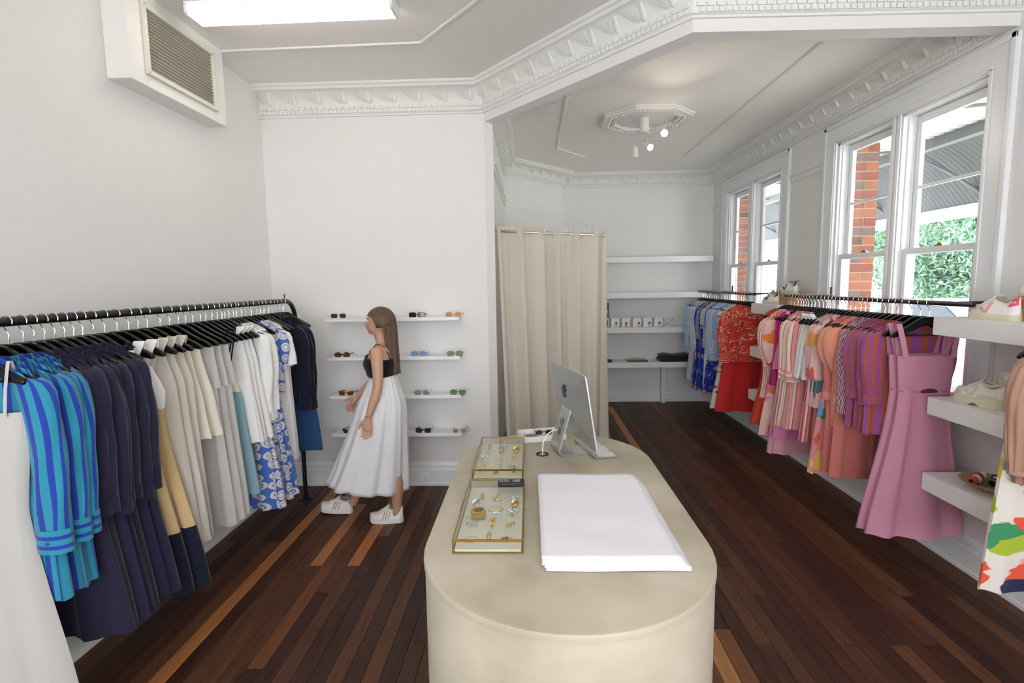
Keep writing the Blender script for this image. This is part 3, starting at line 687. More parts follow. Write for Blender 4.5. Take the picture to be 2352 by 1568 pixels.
# ---- glass jewellery boxes
def gbox(x0, x1, y0, y1, h, label):
    cx, cy = (x0 + x1) / 2, (y0 + y1) / 2; hx, hy = (x1 - x0) / 2, (y1 - y0) / 2
    t = thing('jewellery_box', label, 'box', (cx, cy, ZT)); e = .0027
    obj('base_pad', MB().box(-hx + .004, hx - .004, -hy + .004, hy - .004, .002, .012), CREAM, t, bevel=.002)
    fr = MB()
    for z in (e, h - e):
        for s in (-1, 1):
            fr.cyl((-hx, s * hy, z), (hx, s * hy, z), e, 6).cyl((s * hx, -hy, z), (s * hx, hy, z), e, 6)
    for a in (-1, 1):
        for b in (-1, 1): fr.cyl((a * hx, b * hy, 0), (a * hx, b * hy, h), e, 6)
    obj('brass_frame', fr, BRASS, t)
    lf = MB()
    for s in (-1, 1): lf.cyl((-hx, s * hy, h + .002), (hx, s * hy, h + .002), .0028, 6).cyl((s * hx, -hy, h + .002), (s * hx, hy, h + .002), .0028, 6)
    l = obj('lid', lf, BRASS, t); obj('glass_panel', MB().box(-hx, hx, -hy, hy, h - .0005, h + .0012), GLASS, l, smooth=False)
    obj('clasp', MB().box(hx, hx + .003, -.008, .008, h - .02, h + .004).lathe([(.004, 0), (.005, .004), (.001, .006)], 8, (hx + .004, 0, h - .016)), BRASS, t)
    obj('hinge', MB().cyl((-hx - .003, -.05, h), (-hx - .003, .05, h), .0035, 8), BRASS, t)
    for s in (-1, 1):
        obj('glass_side', MB().box(-hx, hx, s * hy - .0008, s * hy + .0008, .004, h - .004), GLASS, t, smooth=False)
        obj('glass_side', MB().box(s * hx - .0008, s * hx + .0008, -hy, hy, .004, h - .004), GLASS, t, smooth=False)
    return t
gbox(-.268, -.034, 1.668, 2.215, .046, 'nearer shallow glass jewellery box with brass edges, on the counter')
gbox(-.274, -.042, 2.335, 2.845, .046, 'farther shallow glass jewellery box with brass edges, near the white tray')
def jring(x, y, m, kind, label, s=1.0, rz=0):
    z = ZT + .0125; mb = MB(); name = {'ring': 'ring', 'cluster': 'ring', 'cuff': 'bracelet', 'bangle': 'bracelet', 'beads': 'bracelet', 'hoop': 'earring', 'dome': 'ring', 'bars': 'earring'}[kind]
    if kind == 'ring':
        mb.tube([(.0095 * cos(a), 0, .0105 + .0095 * sin(a)) for a in [2 * pi * k / 20 for k in range(20)]], [(.0018, .004 + .002 * max(0, sin(2 * pi * k / 20))) for k in range(20)], 8, closed=True)
        mb.ell((0, 0, .0205), (.006, .0055, .0035), 10, 6)
    elif kind == 'dome':
        mb.tube([(.0095 * cos(a), 0, .0105 + .0095 * sin(a)) for a in [2 * pi * k / 20 for k in range(20)]], [(.0018 + .002 * max(0, sin(2 * pi * k / 20)), .003 + .006 * max(0, sin(2 * pi * k / 20))) for k in range(20)], 8, closed=True)
    elif kind == 'cluster':
        mb.tube([(.0095 * cos(a), 0, .0105 + .0095 * sin(a)) for a in [2 * pi * k / 16 for k in range(16)]], .0018, 6, closed=True)
        q = random.Random(int(x * 999 + y * 99))
        for k in range(14): mb.ell((q.uniform(-.012, .012), q.uniform(-.011, .011), .011 + q.uniform(0, .011)), (.0035, .0035, .003), 6, 4)
    elif kind == 'cuff':
        n = 30
        for row in range(5): mb.tube([(.031 * cos(a), .026 * sin(a), .004 + row * .0072 + .0012 * sin(k * 2.1 + row)) for k, a in enumerate([rad(20) + rad(310) * k / n for k in range(n + 1)])], [.0036 + .0008 * (k % 2) for k in range(n + 1)], 6)
    elif kind == 'bangle':
        mb.tube([(.030 * cos(a), .021 * sin(a), .003 + .003 * sin(a)) for a in [rad(-150) + rad(300) * k / 24 for k in range(25)]], [.0012] * 25, 6); mb.ell((.030 * cos(rad(-150)), .021 * sin(rad(-150)), .004), (.004, .004, .004), 8, 6)
    elif kind == 'beads':
        for k in range(26): a = 2 * pi * k / 26; mb.ell((.023 * cos(a), .019 * sin(a), .003), (.0026, .0026, .0026), 6, 4)
    elif kind == 'hoop':
        for q in (-.008, .008): mb.tube([(.007 * cos(a) + q, .002, .008 + .007 * sin(a)) for a in [rad(-60) + rad(300) * k / 14 for k in range(15)]], [.0008 + .0022 * sin(pi * k / 14) for k in range(15)], 6)
    elif kind == 'bars':
        for q in (-.007, .007): mb.box(-.016, .006, q - .003, q + .003, 0, .005).cyl((.006, q, .003), (.018, q, .003), .0008, 5).box(-.004, .004, q - .0045, q + .0045, 0, .007)
    o = obj(name, mb, m, loc=(x, y, z), rot=(0, 0, rz)); o.scale = (s, s, s); return tag(o, label, name, 'jewellery inside the glass boxes')
J1 = [(-.205, 2.085, GOLD, 'ring', 'small gold signet ring, back left in nearer glass box', 1.1, 1.2), (-.145, 2.07, GOLD, 'cluster', 'gold nugget ring, back centre in nearer glass box', 1.2, .4), (-.068, 2.06, SILV, 'cluster', 'open silver knot ring near the phone in nearer glass box', 1.0, 1),
      (-.222, 2.0, SILV, 'dome', 'wide silver dome ring on left of nearer glass box', 1.4, .7), (-.145, 1.985, GOLD, 'bangle', 'thin gold chain bangle with pearl in nearer glass box', 1.0, .1), (-.068, 2.0, GOLD, 'dome', 'broad gold dome ring at right of nearer glass box', 1.3, .5),
      (-.205, 1.915, GOLD, 'cuff', 'wide textured gold cuff bracelet in nearer glass box', .88, .5), (-.14, 1.925, SILV, 'cluster', 'pearl and silver cluster ring in middle of nearer glass box', .9, .2), (-.075, 1.925, SILV, 'cluster', 'large silver nugget ring at right of nearer glass box', 1.3, 2),
      (-.222, 1.835, SILV, 'hoop', 'silver ribbed hoop earrings on left of nearer glass box', 1.2, 0), (-.148, 1.835, GOLD, 'cluster', 'big gold nugget ring, middle front of nearer glass box', 1.4, 1.4), (-.078, 1.83, GOLD, 'hoop', 'gold hoop earrings at right front of nearer glass box', 1.1, .6),
      (-.215, 1.735, GOLD, 'bangle', 'thin gold bangle at front left of nearer glass box', .85, .4), (-.152, 1.735, GOLD, 'ring', 'gold signet ring at front centre of nearer glass box', 1.2, 1.0), (-.09, 1.735, GOLD, 'bars', 'pair of gold bar earrings at front right of nearer glass box', 1.2, .1)]
J2 = [(-.225, 2.745, GOLD, 'ring', 'small gold ring, back left in farther glass box', 1.1, 1), (-.15, 2.74, SILV, 'hoop', 'silver hoop earrings, back centre in farther glass box', 1.2, 0), (-.075, 2.735, GOLD, 'hoop', 'gold hoop earrings, back right in farther glass box', 1.1, 0),
      (-.225, 2.66, GOLD, 'cluster', 'gold flower ring on left of farther glass box', 1.0, 1), (-.155, 2.665, GOLD, 'ring', 'thin gold ring in middle of farther glass box', 1.0, .3), (-.08, 2.67, GOLD, 'dome', 'gold dome ring at right of farther glass box', 1.4, .4),
      (-.235, 2.565, SILV, 'cluster', 'silver pearl cluster ring on left of farther glass box', 1.3, 0), (-.165, 2.56, GOLD, 'bangle', 'thin gold bangle in middle of farther glass box', .8, .3), (-.088, 2.565, GOLD, 'cluster', 'gold leaf ring at right of farther glass box', 1.0, 0),
      (-.235, 2.45, GOLD, 'cluster', 'large gold nugget ring, front left of farther glass box', 1.4, 0), (-.16, 2.47, SILV, 'hoop', 'silver stud earrings at front of farther glass box', .9, 0), (-.09, 2.47, SILV, 'beads', 'blue-grey bead bracelet at front right of farther glass box', 1.0, 0),
      (-.235, 2.385, GOLD, 'hoop', 'gold hoop earrings at front left corner of farther glass box', .8, 0), (-.165, 2.385, GOLD, 'bars', 'gold bar earrings, front centre of farther glass box', 1.0, 0), (-.085, 2.395, GOLD, 'dome', 'gold twisted ring at front right corner of farther glass box', 1.2, 1)]
for a in J1 + J2: jring(a[0], a[1], a[2], a[3], a[4], a[5], a[6])

# ---- cordless phone lying on the nearer glass box
t = thing('cordless_phone', 'black cordless phone lying on the back edge of the nearer glass box', 'phone', (-.088, 2.14, ZT + .0505), rad(4))
obj('body', MB().box(-.056, .056, -.024, .024, 0, .02), mat('phone_black', '#15171b', .45), t, bevel=.007, seg=3)
obj('screen', MB().box(.008, .038, -.015, .015, .0198, .0206), mat('phone_screen', '#7c8488', .2), t, label='grey display')
km = MB().box(-.0028, .0028, -.0026, .0026, 0, .0016).mesh('key', mat('phone_key', '#8b9095', .5), False)
for i in range(5):
    for j in range(4): link(bpy.data.objects.new('key', km), t, (-.046 + i * .009, -.013 + j * .0088, .0198))

# ---- all-in-one computer seen from behind
ud = Vector((-.25, .968, 0)).normalized(); nd = Vector((ud.y, -ud.x, 0))   # nd: the way the screen faces
ang = math.atan2(ud.y, ud.x)          # local x = along the screen width, local -y = screen normal
t = thing('computer', 'silver all-in-one desktop computer seen from behind on the counter', 'computer', (.205, 2.745, ZT), ang)
W2, ty = .282, rad(9)
def scr(x, z, d):   # local point on the tilted display; z from chin bottom up, d depth towards the back
    zz = z * cos(ty) + d * sin(ty) * .0; return (x, -.045 + z * sin(ty) + d, .075 + z * cos(ty) + .0)
n = 24; m_ = 16; HS = .385
def outline(inset):
    pts = []; r_ = .02
    for cx_, cz_, a0 in ((W2 - r_, HS - r_, 0), (-W2 + r_, HS - r_, 90), (-W2 + r_, r_, 180), (W2 - r_, r_, 270)):
        for k in range(6): a = rad(a0 + 90 * k / 5); pts.append((cx_ + (r_ - 0) * cos(a), cz_ + r_ * sin(a)))
    return [((x) * (1 - inset), HS / 2 + (z - HS / 2) * (1 - inset)) for x, z in pts]
mb = MB(); rings = []
for ins, d in ((0, -.003), (0, .003), (.03, .006), (.12, .010), (.3, .019), (.5, .028), (.7, .034), (.9, .037)):
    rings.append([scr(x, z, d) for x, z in outline(ins)])
k_ = len(rings[0]); mb.add([p for r_ in rings for p in r_], [(i * k_ + j, i * k_ + (j + 1) % k_, (i + 1) * k_ + (j + 1) % k_, (i + 1) * k_ + j) for i in range(len(rings) - 1) for j in range(k_)] + [tuple(reversed(range(k_))), tuple(range((len(rings) - 1) * k_, len(rings) * k_))])
dsp = obj('display_housing', mb, ALU, t, ang=50)
rings = [[scr(x, z, d) for x, z in outline(-.001)] for d in (-.0035, .0032)]
mb = MB().add([p for r_ in rings for p in r_], [(j, (j + 1) % k_, k_ + (j + 1) % k_, k_ + j) for j in range(k_)])
obj('display_rim', mb, ALU2, t, label='bright bevelled display edge')
mb = MB().add([scr(x, z, -.004) for x, z in ((-W2 + .004, .065), (W2 - .004, .065), (W2 - .004, HS - .004), (-W2 + .004, HS - .004))], [(0, 1, 2, 3)])
obj('screen', mb, mat('screen_glass_black', '#08090a', .08), dsp, smooth=False)
# bitten-apple emblem on the back
ap = [(0, .30), (.10, .37), (.26, .38), (.40, .30), (.46, .20), (.36, .12), (.31, -.02), (.34, -.16), (.45, -.26), (.38, -.42), (.27, -.54), (.16, -.58), (.04, -.54), (-.04, -.54), (-.16, -.58), (-.28, -.54), (-.40, -.38), (-.47, -.18), (-.48, .04), (-.42, .22), (-.30, .34), (-.14, .37)]
lf_ = [(.02, .42), (.03, .56), (.12, .70), (.24, .76), (.23, .60), (.14, .48)]
def bk(p, d): return scr(-p[0] * .055, .255 + p[1] * .055, d)
mb = MB()
for pl in (ap, lf_):
    k2 = len(pl); mb.add([bk(p, .040) for p in pl] + [bk(p, .030) for p in pl], [tuple(range(k2))] + [(i, (i + 1) % k2, (i + 1) % k2 + k2, i + k2) for i in range(k2)])
obj('emblem', mb, DARK, dsp, smooth=False, label='dark apple-shaped emblem')
# L-shaped stand with cable hole
st = []
for i in range(9): a = rad(-90 - i * 65 / 8) ; st.append((.074 + .02 * 0 + .024 * -0 + .024 * cos(a) * 1, .026 + .024 * sin(a)))
cen = [(-.085, .0025), (.055, .0025)] + [(.055 + .026 * sin(rad(q)), .0285 - .026 * cos(rad(q))) for q in (15, 35, 55, 75, 95, 112)] + [(.012, .245), (.004, .258), (-.008, .262)]
mb = MB(); hw = .078; tk = .0035
L_ = [Vector((0, y, z)) for y, z in cen]; vs = []
for i, p in enumerate(L_):
    d = (L_[min(i + 1, len(L_) - 1)] - L_[max(i - 1, 0)]).normalized(); q = Vector((0, -d.z, d.y)) * tk
    w = hw if i < 8 else hw * .86
    vs += [p + q + Vector((-w, 0, 0)), p + q + Vector((w, 0, 0)), p - q + Vector((w, 0, 0)), p - q + Vector((-w, 0, 0))]
nf = []
for i in range(len(L_) - 1):
    for q in range(4): nf.append((i * 4 + q, i * 4 + (q + 1) % 4, i * 4 + 4 + (q + 1) % 4, i * 4 + 4 + q))
nf += [(3, 2, 1, 0), tuple(len(vs) - 4 + q for q in range(4))]
stn = obj('stand', mb.add(vs, nf), ALU, t, bevel=.0015, ang=40)
for zc_, rr in ((.165, .021), (.115, .021)):
    yc = .081 - (zc_ - .04) / (.245 - .04) * .068; hm = MB(); tn = Vector((0, -.068, .205)).normalized(); nn_ = Vector((0, tn.z, -tn.y))
    for d in (.0042,): hm.add([Vector((0, yc, zc_)) + Vector((1, 0, 0)) * rr * cos(a) + tn * rr * 1.0 * sin(a) + nn_ * d for a in [2 * pi * k / 24 for k in range(24)]], [tuple(range(24))])
    obj('cable_hole', hm, mat('hole_grey', '#77756c', .7) if 'hole_grey' not in bpy.data.materials else bpy.data.materials['hole_grey'], stn, label='round cable opening in the stand', smooth=False)
cbl = MB().tube([(.150, 2.760, .962), (.120, 2.742, .968), (.088, 2.722, .952), (.064, 2.704, .915), (.058, 2.694, .875), (.058, 2.692, .854)], .0032, 8)
tag(obj('power_cable', cbl, SOCKET), 'white power cable looping from the computer stand down into the counter grommet', 'cable')
# keyboard behind it
t = thing('keyboard', 'slim silver keyboard with white keys on the counter in front of the computer screen', 'keyboard', (.345, 2.775, ZT), ang)
kx, ky = .155, .06
obj('base', MB().prism([(-ky, .001), (ky, .001), (ky, .016), (-ky, .006)], 'x', -kx, kx), ALU, t, bevel=.001)
obj('battery_tube', MB().tube([(-kx, ky - .008, .010), (kx, ky - .008, .010)], .0095, 14), ALU, t)
km = MB().box(-.0085, .0085, -.008, .008, 0, .0022).mesh('key', SOCKET, False); ks = MB().box(-.045, .045, -.008, .008, 0, .0022).mesh('key', SOCKET, False)
for j in range(5):
    yy = -ky + .012 + j * .0195; zz = .0065 + (j * .0195 + .012) / .12 * .0095
    if j == 0:
        for x in (-.13, -.11, -.09, .065, .085, .105, .125): link(bpy.data.objects.new('key', km), t, (x, yy, zz), (rad(4.7), 0, 0))
        link(bpy.data.objects.new('key', ks), t, (-.012, yy, zz), (rad(4.7), 0, 0))
    else:
        for i in range(15): link(bpy.data.objects.new('key', km), t, (-.14 + i * .02, yy, zz), (rad(4.7), 0, 0))
# white marble tray with card and sunglasses
t = thing('tray', 'white marble catch-all tray at the far end of the counter', 'tray', (.06, 3.0, ZT), rad(16))
mar = mat('marble_white', '#efefec', .3, var=.03, vscale=9)
tr = MB().box(-.125, .125, -.085, .085, 0, .008)
for a in ((-.125, .125, -.085, -.077), (-.125, .125, .077, .085), (-.125, -.117, -.077, .077), (.117, .125, -.077, .077)): tr.box(a[0], a[1], a[2], a[3], .008, .032)
obj('tray_body', tr, mar, t, bevel=.0015)
t2 = thing('gift_card', 'olive grey card with white lettering lying in the marble tray', 'card', (.01, 2.985, ZT + .0085), rad(16))
obj('card', MB().box(-.055, .03, -.05, .05, 0, .003), mat('card_olive', '#8d8b78', .6), t2)
obj('card_lettering', MB().box(-.050, -.047, -.045, .04, .003, .0036).box(-.043, -.041, -.04, .035, .003, .0036).box(-.045, -.038, -.03, -.026, .003, .0036).box(-.045, -.038, -.012, -.009, .003, .0036).box(-.045, -.038, .008, .011, .003, .0036), SOCKET, t2)

# ================================================================== SUNGLASSES AND THEIR SHELVES
def lens_poly(kind, w, h):
    P = {'round': [(w * cos(a), h * sin(a)) for a in [2 * pi * k / 18 for k in range(18)]],
         'rect': [(-w, -h * .8), (-w * .75, -h), (w * .75, -h), (w, -h * .75), (w, h * .7), (w * .85, h), (-w * .85, h), (-w, h * .75)],
         'hex': [(-w, .1 * h), (-w * .62, -h), (w * .55, -h), (w, -.25 * h), (w * .95, .7 * h), (w * .6, h), (-w * .7, h)],
         'cat': [(-w * .9, -h * .1), (-w * .5, -h * .85), (0, -h), (w * .55, -h * .6), (w * 1.1, h * .9), (w * .6, h * .95), (-w * .4, h * .55), (-w * .9, h * .35)],
         'pilot': [(-w, h * .4), (-w * .75, -h * .6), (-w * .3, -h), (w * .4, -h), (w * .95, -h * .35), (w, h * .5), (w * .7, h), (-w * .8, h * .85)],
         'catsq': [(-w * .85, -h * .6), (-w * .5, -h), (w * .55, -h), (w * .85, -h * .5), (w * 1.1, h), (-w * .5, h * .75), (-w * .95, h * .4)]}
    return P[kind]
GM = {}
def gm(c, metal=0, rough=.25):
    if (c, metal) not in GM: GM[(c, metal)] = mat('eyewear_' + c.strip('#') + ('_metal' if metal else ''), c, rough, metal, coat=.3)
    return GM[(c, metal)]
def lensm(c):
    k = ('lens', c)
    if k not in GM: GM[k] = mat('lens_' + c.strip('#'), c, .12, coat=.5)
    return GM[k]
def sunglasses(loc, rz, kind, fc, lc, label, w=.027, h=.022, rim=.0022, metal=0, bar=False, tem=True, rim_y=.0022):
    t = thing('sunglasses', label, 'sunglasses', loc, rz, 'sunglasses on the wall shelves'); fm = gm(fc, metal); lm = lensm(lc)
    fr = MB(); cxs = w + .009
    for s in (-1, 1):
        P = [((x if s > 0 else -x) + s * cxs, z + h + .001) for x, z in lens_poly(kind, w, h)]
        fr.tube([(x, 0, z) for x, z in P], [(rim, rim_y)] * len(P), 6, closed=True)
        q = len(P); ls = MB().add([(x, .0006, z) for x, z in P] + [(x, -.0006, z) for x, z in P], [tuple(range(q)), tuple(reversed(range(q, 2 * q)))] + [(i, (i + 1) % q, (i + 1) % q + q, i + q) for i in range(q)])
        obj('lens', ls, lm, t, smooth=False)
    fr.tube([(-.010, 0, h * 1.25), (0, -.002, h * 1.45), (.010, 0, h * 1.25)], rim * 1.1, 6)
    if bar: fr.tube([(-w * 1.1, 0, h * 1.95), (0, -.001, h * 2.0), (w * 1.1, 0, h * 1.95)], .0012, 6)
    obj('frame', fr, fm, t)
    for s in (-1, 1):
        x = s * (cxs + w * .98)
        tp = obj('temple', MB().tube([(x, 0, h * 1.5), (x + s * .004, .012, h * 1.5), (x + s * .002, .09, h * 1.42), (x - s * .004, .125, h * .7)], [(rim * 1.1, .0016), (rim * 1.2, .0014), (rim, .0014), (rim * 1.3, .0014)], 6), fm, t)
    return t
SY0, SY1 = 4.245, YB
shz = [1.487, 1.165, .841, .518]
for k, z in enumerate(shz):
    x0, x1 = -1.683 + k * .002, -.578
    t = thing('wall_shelf', ['top', 'second', 'third', 'bottom'][k] + ' slim white floating shelf of the sunglasses wall display', 'shelf', ((x0 + x1) / 2, SY1, z)); w = (x1 - x0) / 2
    obj('board', MB().box(-w, w, SY0 - SY1, 0, -.03, -.0085), SHELF, t, bevel=.002)
    obj('front_lip', MB().box(-w, w, SY0 - SY1, SY0 - SY1 + .008, -.0085, 0), SHELF, t, bevel=.001)
def gl(px, row, *a, **k): sunglasses((px, SY0 + .022, shz[row] - .0085), rad(random.uniform(-6, 6)), *a, **k)
gl(-1.575, 0, 'pilot', '#c9b98a', '#3a4046', 'thin gold framed sunglasses with grey lenses, far left of top shelf', rim=.001, metal=1, bar=True)
gl(-1.235, 0, 'pilot', '#4d3a2a', '#5c7d55', 'tortoiseshell sunglasses with green lenses beside the woman on top shelf', bar=True)
gl(-.925, 0, 'rect', '#141414', '#2a2b2d', 'black rectangular sunglasses on the top shelf right of the woman', rim=.0045)
gl(-.625, 0, 'round', '#e8b98e', '#c48f66', 'peach scalloped round sunglasses at right end of top shelf', rim=.005)
gl(-1.56, 1, 'round', '#171412', '#5e4334', 'black oval sunglasses with brown lenses, left on second shelf', rim=.004)
gl(-1.225, 1, 'round', '#4a3d36', '#b0aca4', 'thin brown framed round glasses half hidden behind the woman', rim=.0014)
gl(-.92, 1, 'hex', '#6b5648', '#7fa3cf', 'brown angular sunglasses with light blue lenses on second shelf', rim=.0018, bar=True)
gl(-.62, 1, 'hex', '#6d6f62', '#7c7a62', 'grey-green angular sunglasses with olive lenses, right on second shelf', rim=.0024)
gl(-1.545, 2, 'catsq', '#b5642f', '#6b4a22', 'caramel orange cat-eye sunglasses, left on third shelf', rim=.004)
gl(-.905, 2, 'round', '#b5b8ba', '#84888b', 'thin silver round sunglasses with mirrored grey lenses on third shelf', rim=.001, metal=1, bar=True)
gl(-.605, 2, 'pilot', '#5b4327', '#5c8a5f', 'tortoiseshell square sunglasses with green lenses, right on third shelf', rim=.0024, bar=True)
gl(-1.53, 3, 'cat', '#1d211f', '#262b29', 'black cat-eye sunglasses with gold temples, left on bottom shelf', rim=.0024)
gl(-.905, 3, 'pilot', '#15171b', '#30343b', 'thick black aviator sunglasses on the bottom shelf right of the skirt', rim=.004)
gl(-.60, 3, 'round', '#c9c48e', '#8f8571', 'pale yellow sunglasses with taupe lenses, right on bottom shelf', w=.023, h=.02, rim=.0024)
sunglasses((.075, 3.03, ZT + .009), rad(10), 'round', '#121212', '#1c1c1e', 'small black sunglasses lying in the marble tray', w=.02, h=.012, rim=.002)

# ================================================================== FAR ROOM: CURTAIN, SHELVES
LINEN = mat('curtain_linen', '#e6dfd2', .9, bump=.15, bscale=160, sheen=.2)
nt = LINEN.node_tree; bs = nt.nodes['Principled BSDF']; tl = N(nt, 'ShaderNodeBsdfTranslucent'); tl.inputs['Color'].default_value = C('#ece2d2'); mx = N(nt, 'ShaderNodeMixShader'); mx.inputs['Fac'].default_value = .3
nt.links.new(bs.outputs[0], mx.inputs[1]); nt.links.new(tl.outputs[0], mx.inputs[2]); nt.links.new(mx.outputs[0], [n for n in nt.nodes if n.type == 'OUTPUT_MATERIAL'][0].inputs['Surface'])
t = thing('changing_room_curtain', 'floor length natural linen curtain closing off the changing corner', 'curtain', (-.29, 4.70, 0))
c0, c1 = Vector((0, 0)), Vector((1.03, .585)); Lc = (c1 - c0).length; dc = (c1 - c0) / Lc; nc = Vector((dc.y, -dc.x))
def curt(u, v, z0, z1, amp):
    z = z0 + (z1 - z0) * v; L = Lc + .3; s = u * L
    sh = 1 - .06 * (1 - v) * 1.0
    if s <= Lc: p = c0 + dc * (s * (sh) + (.055 * (1 - v) if True else 0)); nn = nc
    else: p = c0 + dc * (Lc * sh + .055 * (1 - v)) + Vector((.0, 1)) * (s - Lc); nn = Vector((1, 0))
    w = amp * 1.6 * (sin(u * 2 * pi * 7.3 + .5) + .45 * sin(u * 2 * pi * 12.1 + 1 + v * .8) + .2 * sin(u * 41 + v * 2)) * (.55 + .45 * (1 - v))
    p = p + nn * w; return (p.x, p.y, z)
mb = MB().grid(lambda u, v: curt(u, v, .02, 2.12, .036), 170, 30)
obj('curtain_panel', mb, LINEN, t, ang=180, fixn=False)
def hd(u, v):
    x, y, z = curt(u, 1, .02, 2.12, .036 * (1 - v * .75)); w = .008 * v * sin(u * 2 * pi * 46 + 2 * sin(u * 30)); return (x + nc.x * w, y + nc.y * w, 2.12 + .14 * v + .004 * sin(u * 300) * v)
obj('gathered_heading', MB().grid(hd, 420, 6), LINEN, t, ang=180, fixn=False)
rod = obj('curtain_rod', MB().tube([(0, .0, 2.21), (c1.x, c1.y, 2.21), (c1.x, 2.92, 2.21)], .012, 10), CHROME, t)

bz = [2.085, 1.60, 1.118, .63]; bxr = [2.50, 2.42, 2.56, 2.56]
for k, z in enumerate(bz):
    t = thing('floating_shelf', ['topmost empty', 'second empty', 'third', 'lowest'][k] + ' thick white floating shelf on the far back wall', 'shelf', (1.5, YB2, z))
    obj('board', MB().box(-.8, bxr[k] - 1.5, -.34, 0, -.078, 0), SHELF, t, bevel=.002)
    if k == 3: obj('support_post', MB().box(.385, .44, -.12, -.06, -.63, -.078), TRIM, t, bevel=.002)
PB = mat('perfume_black', '#151515', .3); PC = mat('perfume_glass', '#d9d5c6', .1, coat=.4); PA = mat('perfume_amber', '#d9b06c', .15)
for k, x in enumerate((1.195, 1.345, 1.50, 1.648, 1.797)):
    t = thing('display_card', ['first', 'second', 'third', 'fourth', 'fifth'][k] + ' white folded card from the left behind a tiny perfume bottle', 'card', (x, 7.40, bz[2]), 0, 'white cards on the far shelf')
    obj('card', MB().box(-.055, .055, -.004, .0, 0, .125).box(-.055, -.052, 0, .05, 0, .125), SOCKET, t)
    obj('printed_line', MB().box(-.018, .0, -.0048, -.004, .066, .070), mat('print_grey', '#8a8a8a', .7) if 'print_grey' not in bpy.data.materials else bpy.data.materials['print_grey'], t)
    t = thing('perfume_bottle', ['clear', 'amber', 'clear', 'clear', 'clear'][k] + ' black-capped perfume bottle before the ' + ['first', 'second', 'third', 'fourth', 'fifth'][k] + ' white card from the left', 'bottle', (x + (.012, .002, .022, .022, .012)[k], 7.375, bz[2]), 0, 'perfume bottles on the far shelf')
    obj('bottle_body', MB().box(-.019, .019, -.012, .012, 0, .042), PA if k == 1 else PC, t, bevel=.003)
    obj('cap', MB().lathe([(.011, .042), (.012, .044), (.012, .066), (.010, .069), (.001, .069)], 12), PB, t)
t = thing('compote_bowl', 'small white footed bowl at the right end of the perfume shelf', 'bowl', (1.94, 7.42, bz[2]))
obj('bowl', MB().lathe([(.001, .055), (.03, .06), (.062, .085), (.072, .112), (.066, .112), (.055, .092), (.001, .07)], 28, cap=False), TRIM, t)
obj('foot', MB().lathe([(.035, 0), (.033, .008), (.014, .02), (.012, .05), (.022, .058)], 24), TRIM, t)
t = thing('framed_box', 'black gift box with a round white ring, on the far shelf by the curtain', 'box', (1.02, 7.42, bz[2] + .135))
obj('box', MB().box(-.11, .085, -.05, .05, 0, .20), PB, t, bevel=.003)
obj('round_handle', MB().tube([(.025 + .034 * cos(a), -.056, .08 + .034 * sin(a)) for a in [2 * pi * k / 24 for k in range(24)]], .0075, 8, closed=True), SOCKET, t, label='white ring handle')
t = thing('small_case', 'cream case with black front, under the black gift box on the far shelf', 'box', (1.02, 7.42, bz[2]))
obj('case', MB().box(-.12, .09, -.055, .05, 0, .135), mat('case_cream', '#d9cbbb', .6), t, bevel=.004)
obj('front_panel', MB().box(-.10, .07, -.057, -.054, .012, .10), PB, t)
obj('strap', MB().tube([(.09, -.02, .13), (.115, -.02, .10), (.13, -.02, .04), (.135, -.02, .002)], .0025, 6), PB, t)
t = thing('hair_band_set', 'black velvet rolled hair bands on the lowest far shelf beside the curtain', 'hair band', (1.03, 7.36, bz[3]))
obj('tray_base', MB().box(-.09, .12, -.05, .05, 0, .006), PB, t)
for k, x in enumerate((.01, .055, .095)): obj('rolled_band', MB().tube([(x, -.045, .025 - k * .002), (x, .045, .025 - k * .002)], [.022 - .002 * k] * 2, 14), PB, t, bevel=.005)
obj('white_card', MB().box(-.085, -.025, -.045, .045, .006, .03), SOCKET, t)
t = thing('shirt', 'thin folded white top with black trim on the lowest far shelf', 'clothes', (1.50, 7.40, bz[3]))
OW = solid('cotton_offwhite', '#dcd8d0')
def slab(w, d, h, ph=0, amp=.004):
    mb = MB(); n_ = 28
    def f(u, v):
        a = 2 * pi * u; x = w * (abs(cos(a)) ** .35) * (1 if cos(a) > 0 else -1); z = h / 2 + h / 2 * (abs(sin(a)) ** .6) * (1 if sin(a) > 0 else -1)
        return (x, -d + 2 * d * v, z + amp * sin(x * 22 + ph) * (z / h))
    return mb.grid(f, n_, 4)
for k in range(2): obj('folded_layer', slab(.145 - k * .01, .10, .017, k), OW, t, loc=(0, 0, k * .017), fixn=False)
for k in range(3): obj('black_piping', MB().tube([(-.09 + k * .06, -.09, .0355), (-.05 + k * .07, -.03, .0365), (-.02 + k * .06, .06, .0355)], .0016, 5), PB, t)
t = thing('folded_jeans', 'stack of folded dark blue jeans on the lowest far shelf', 'jeans', (2.0, 7.40, bz[3]))
DEN = solid('denim_dark', '#27313e'); DEN2 = solid('denim_blue', '#34537c')
for k in range(4): obj('folded_layer', slab(.20 + (k % 2) * .006, .11, .026, k * 1.3, .010), DEN, t, loc=(k * .006, 0, k * .024), fixn=False)

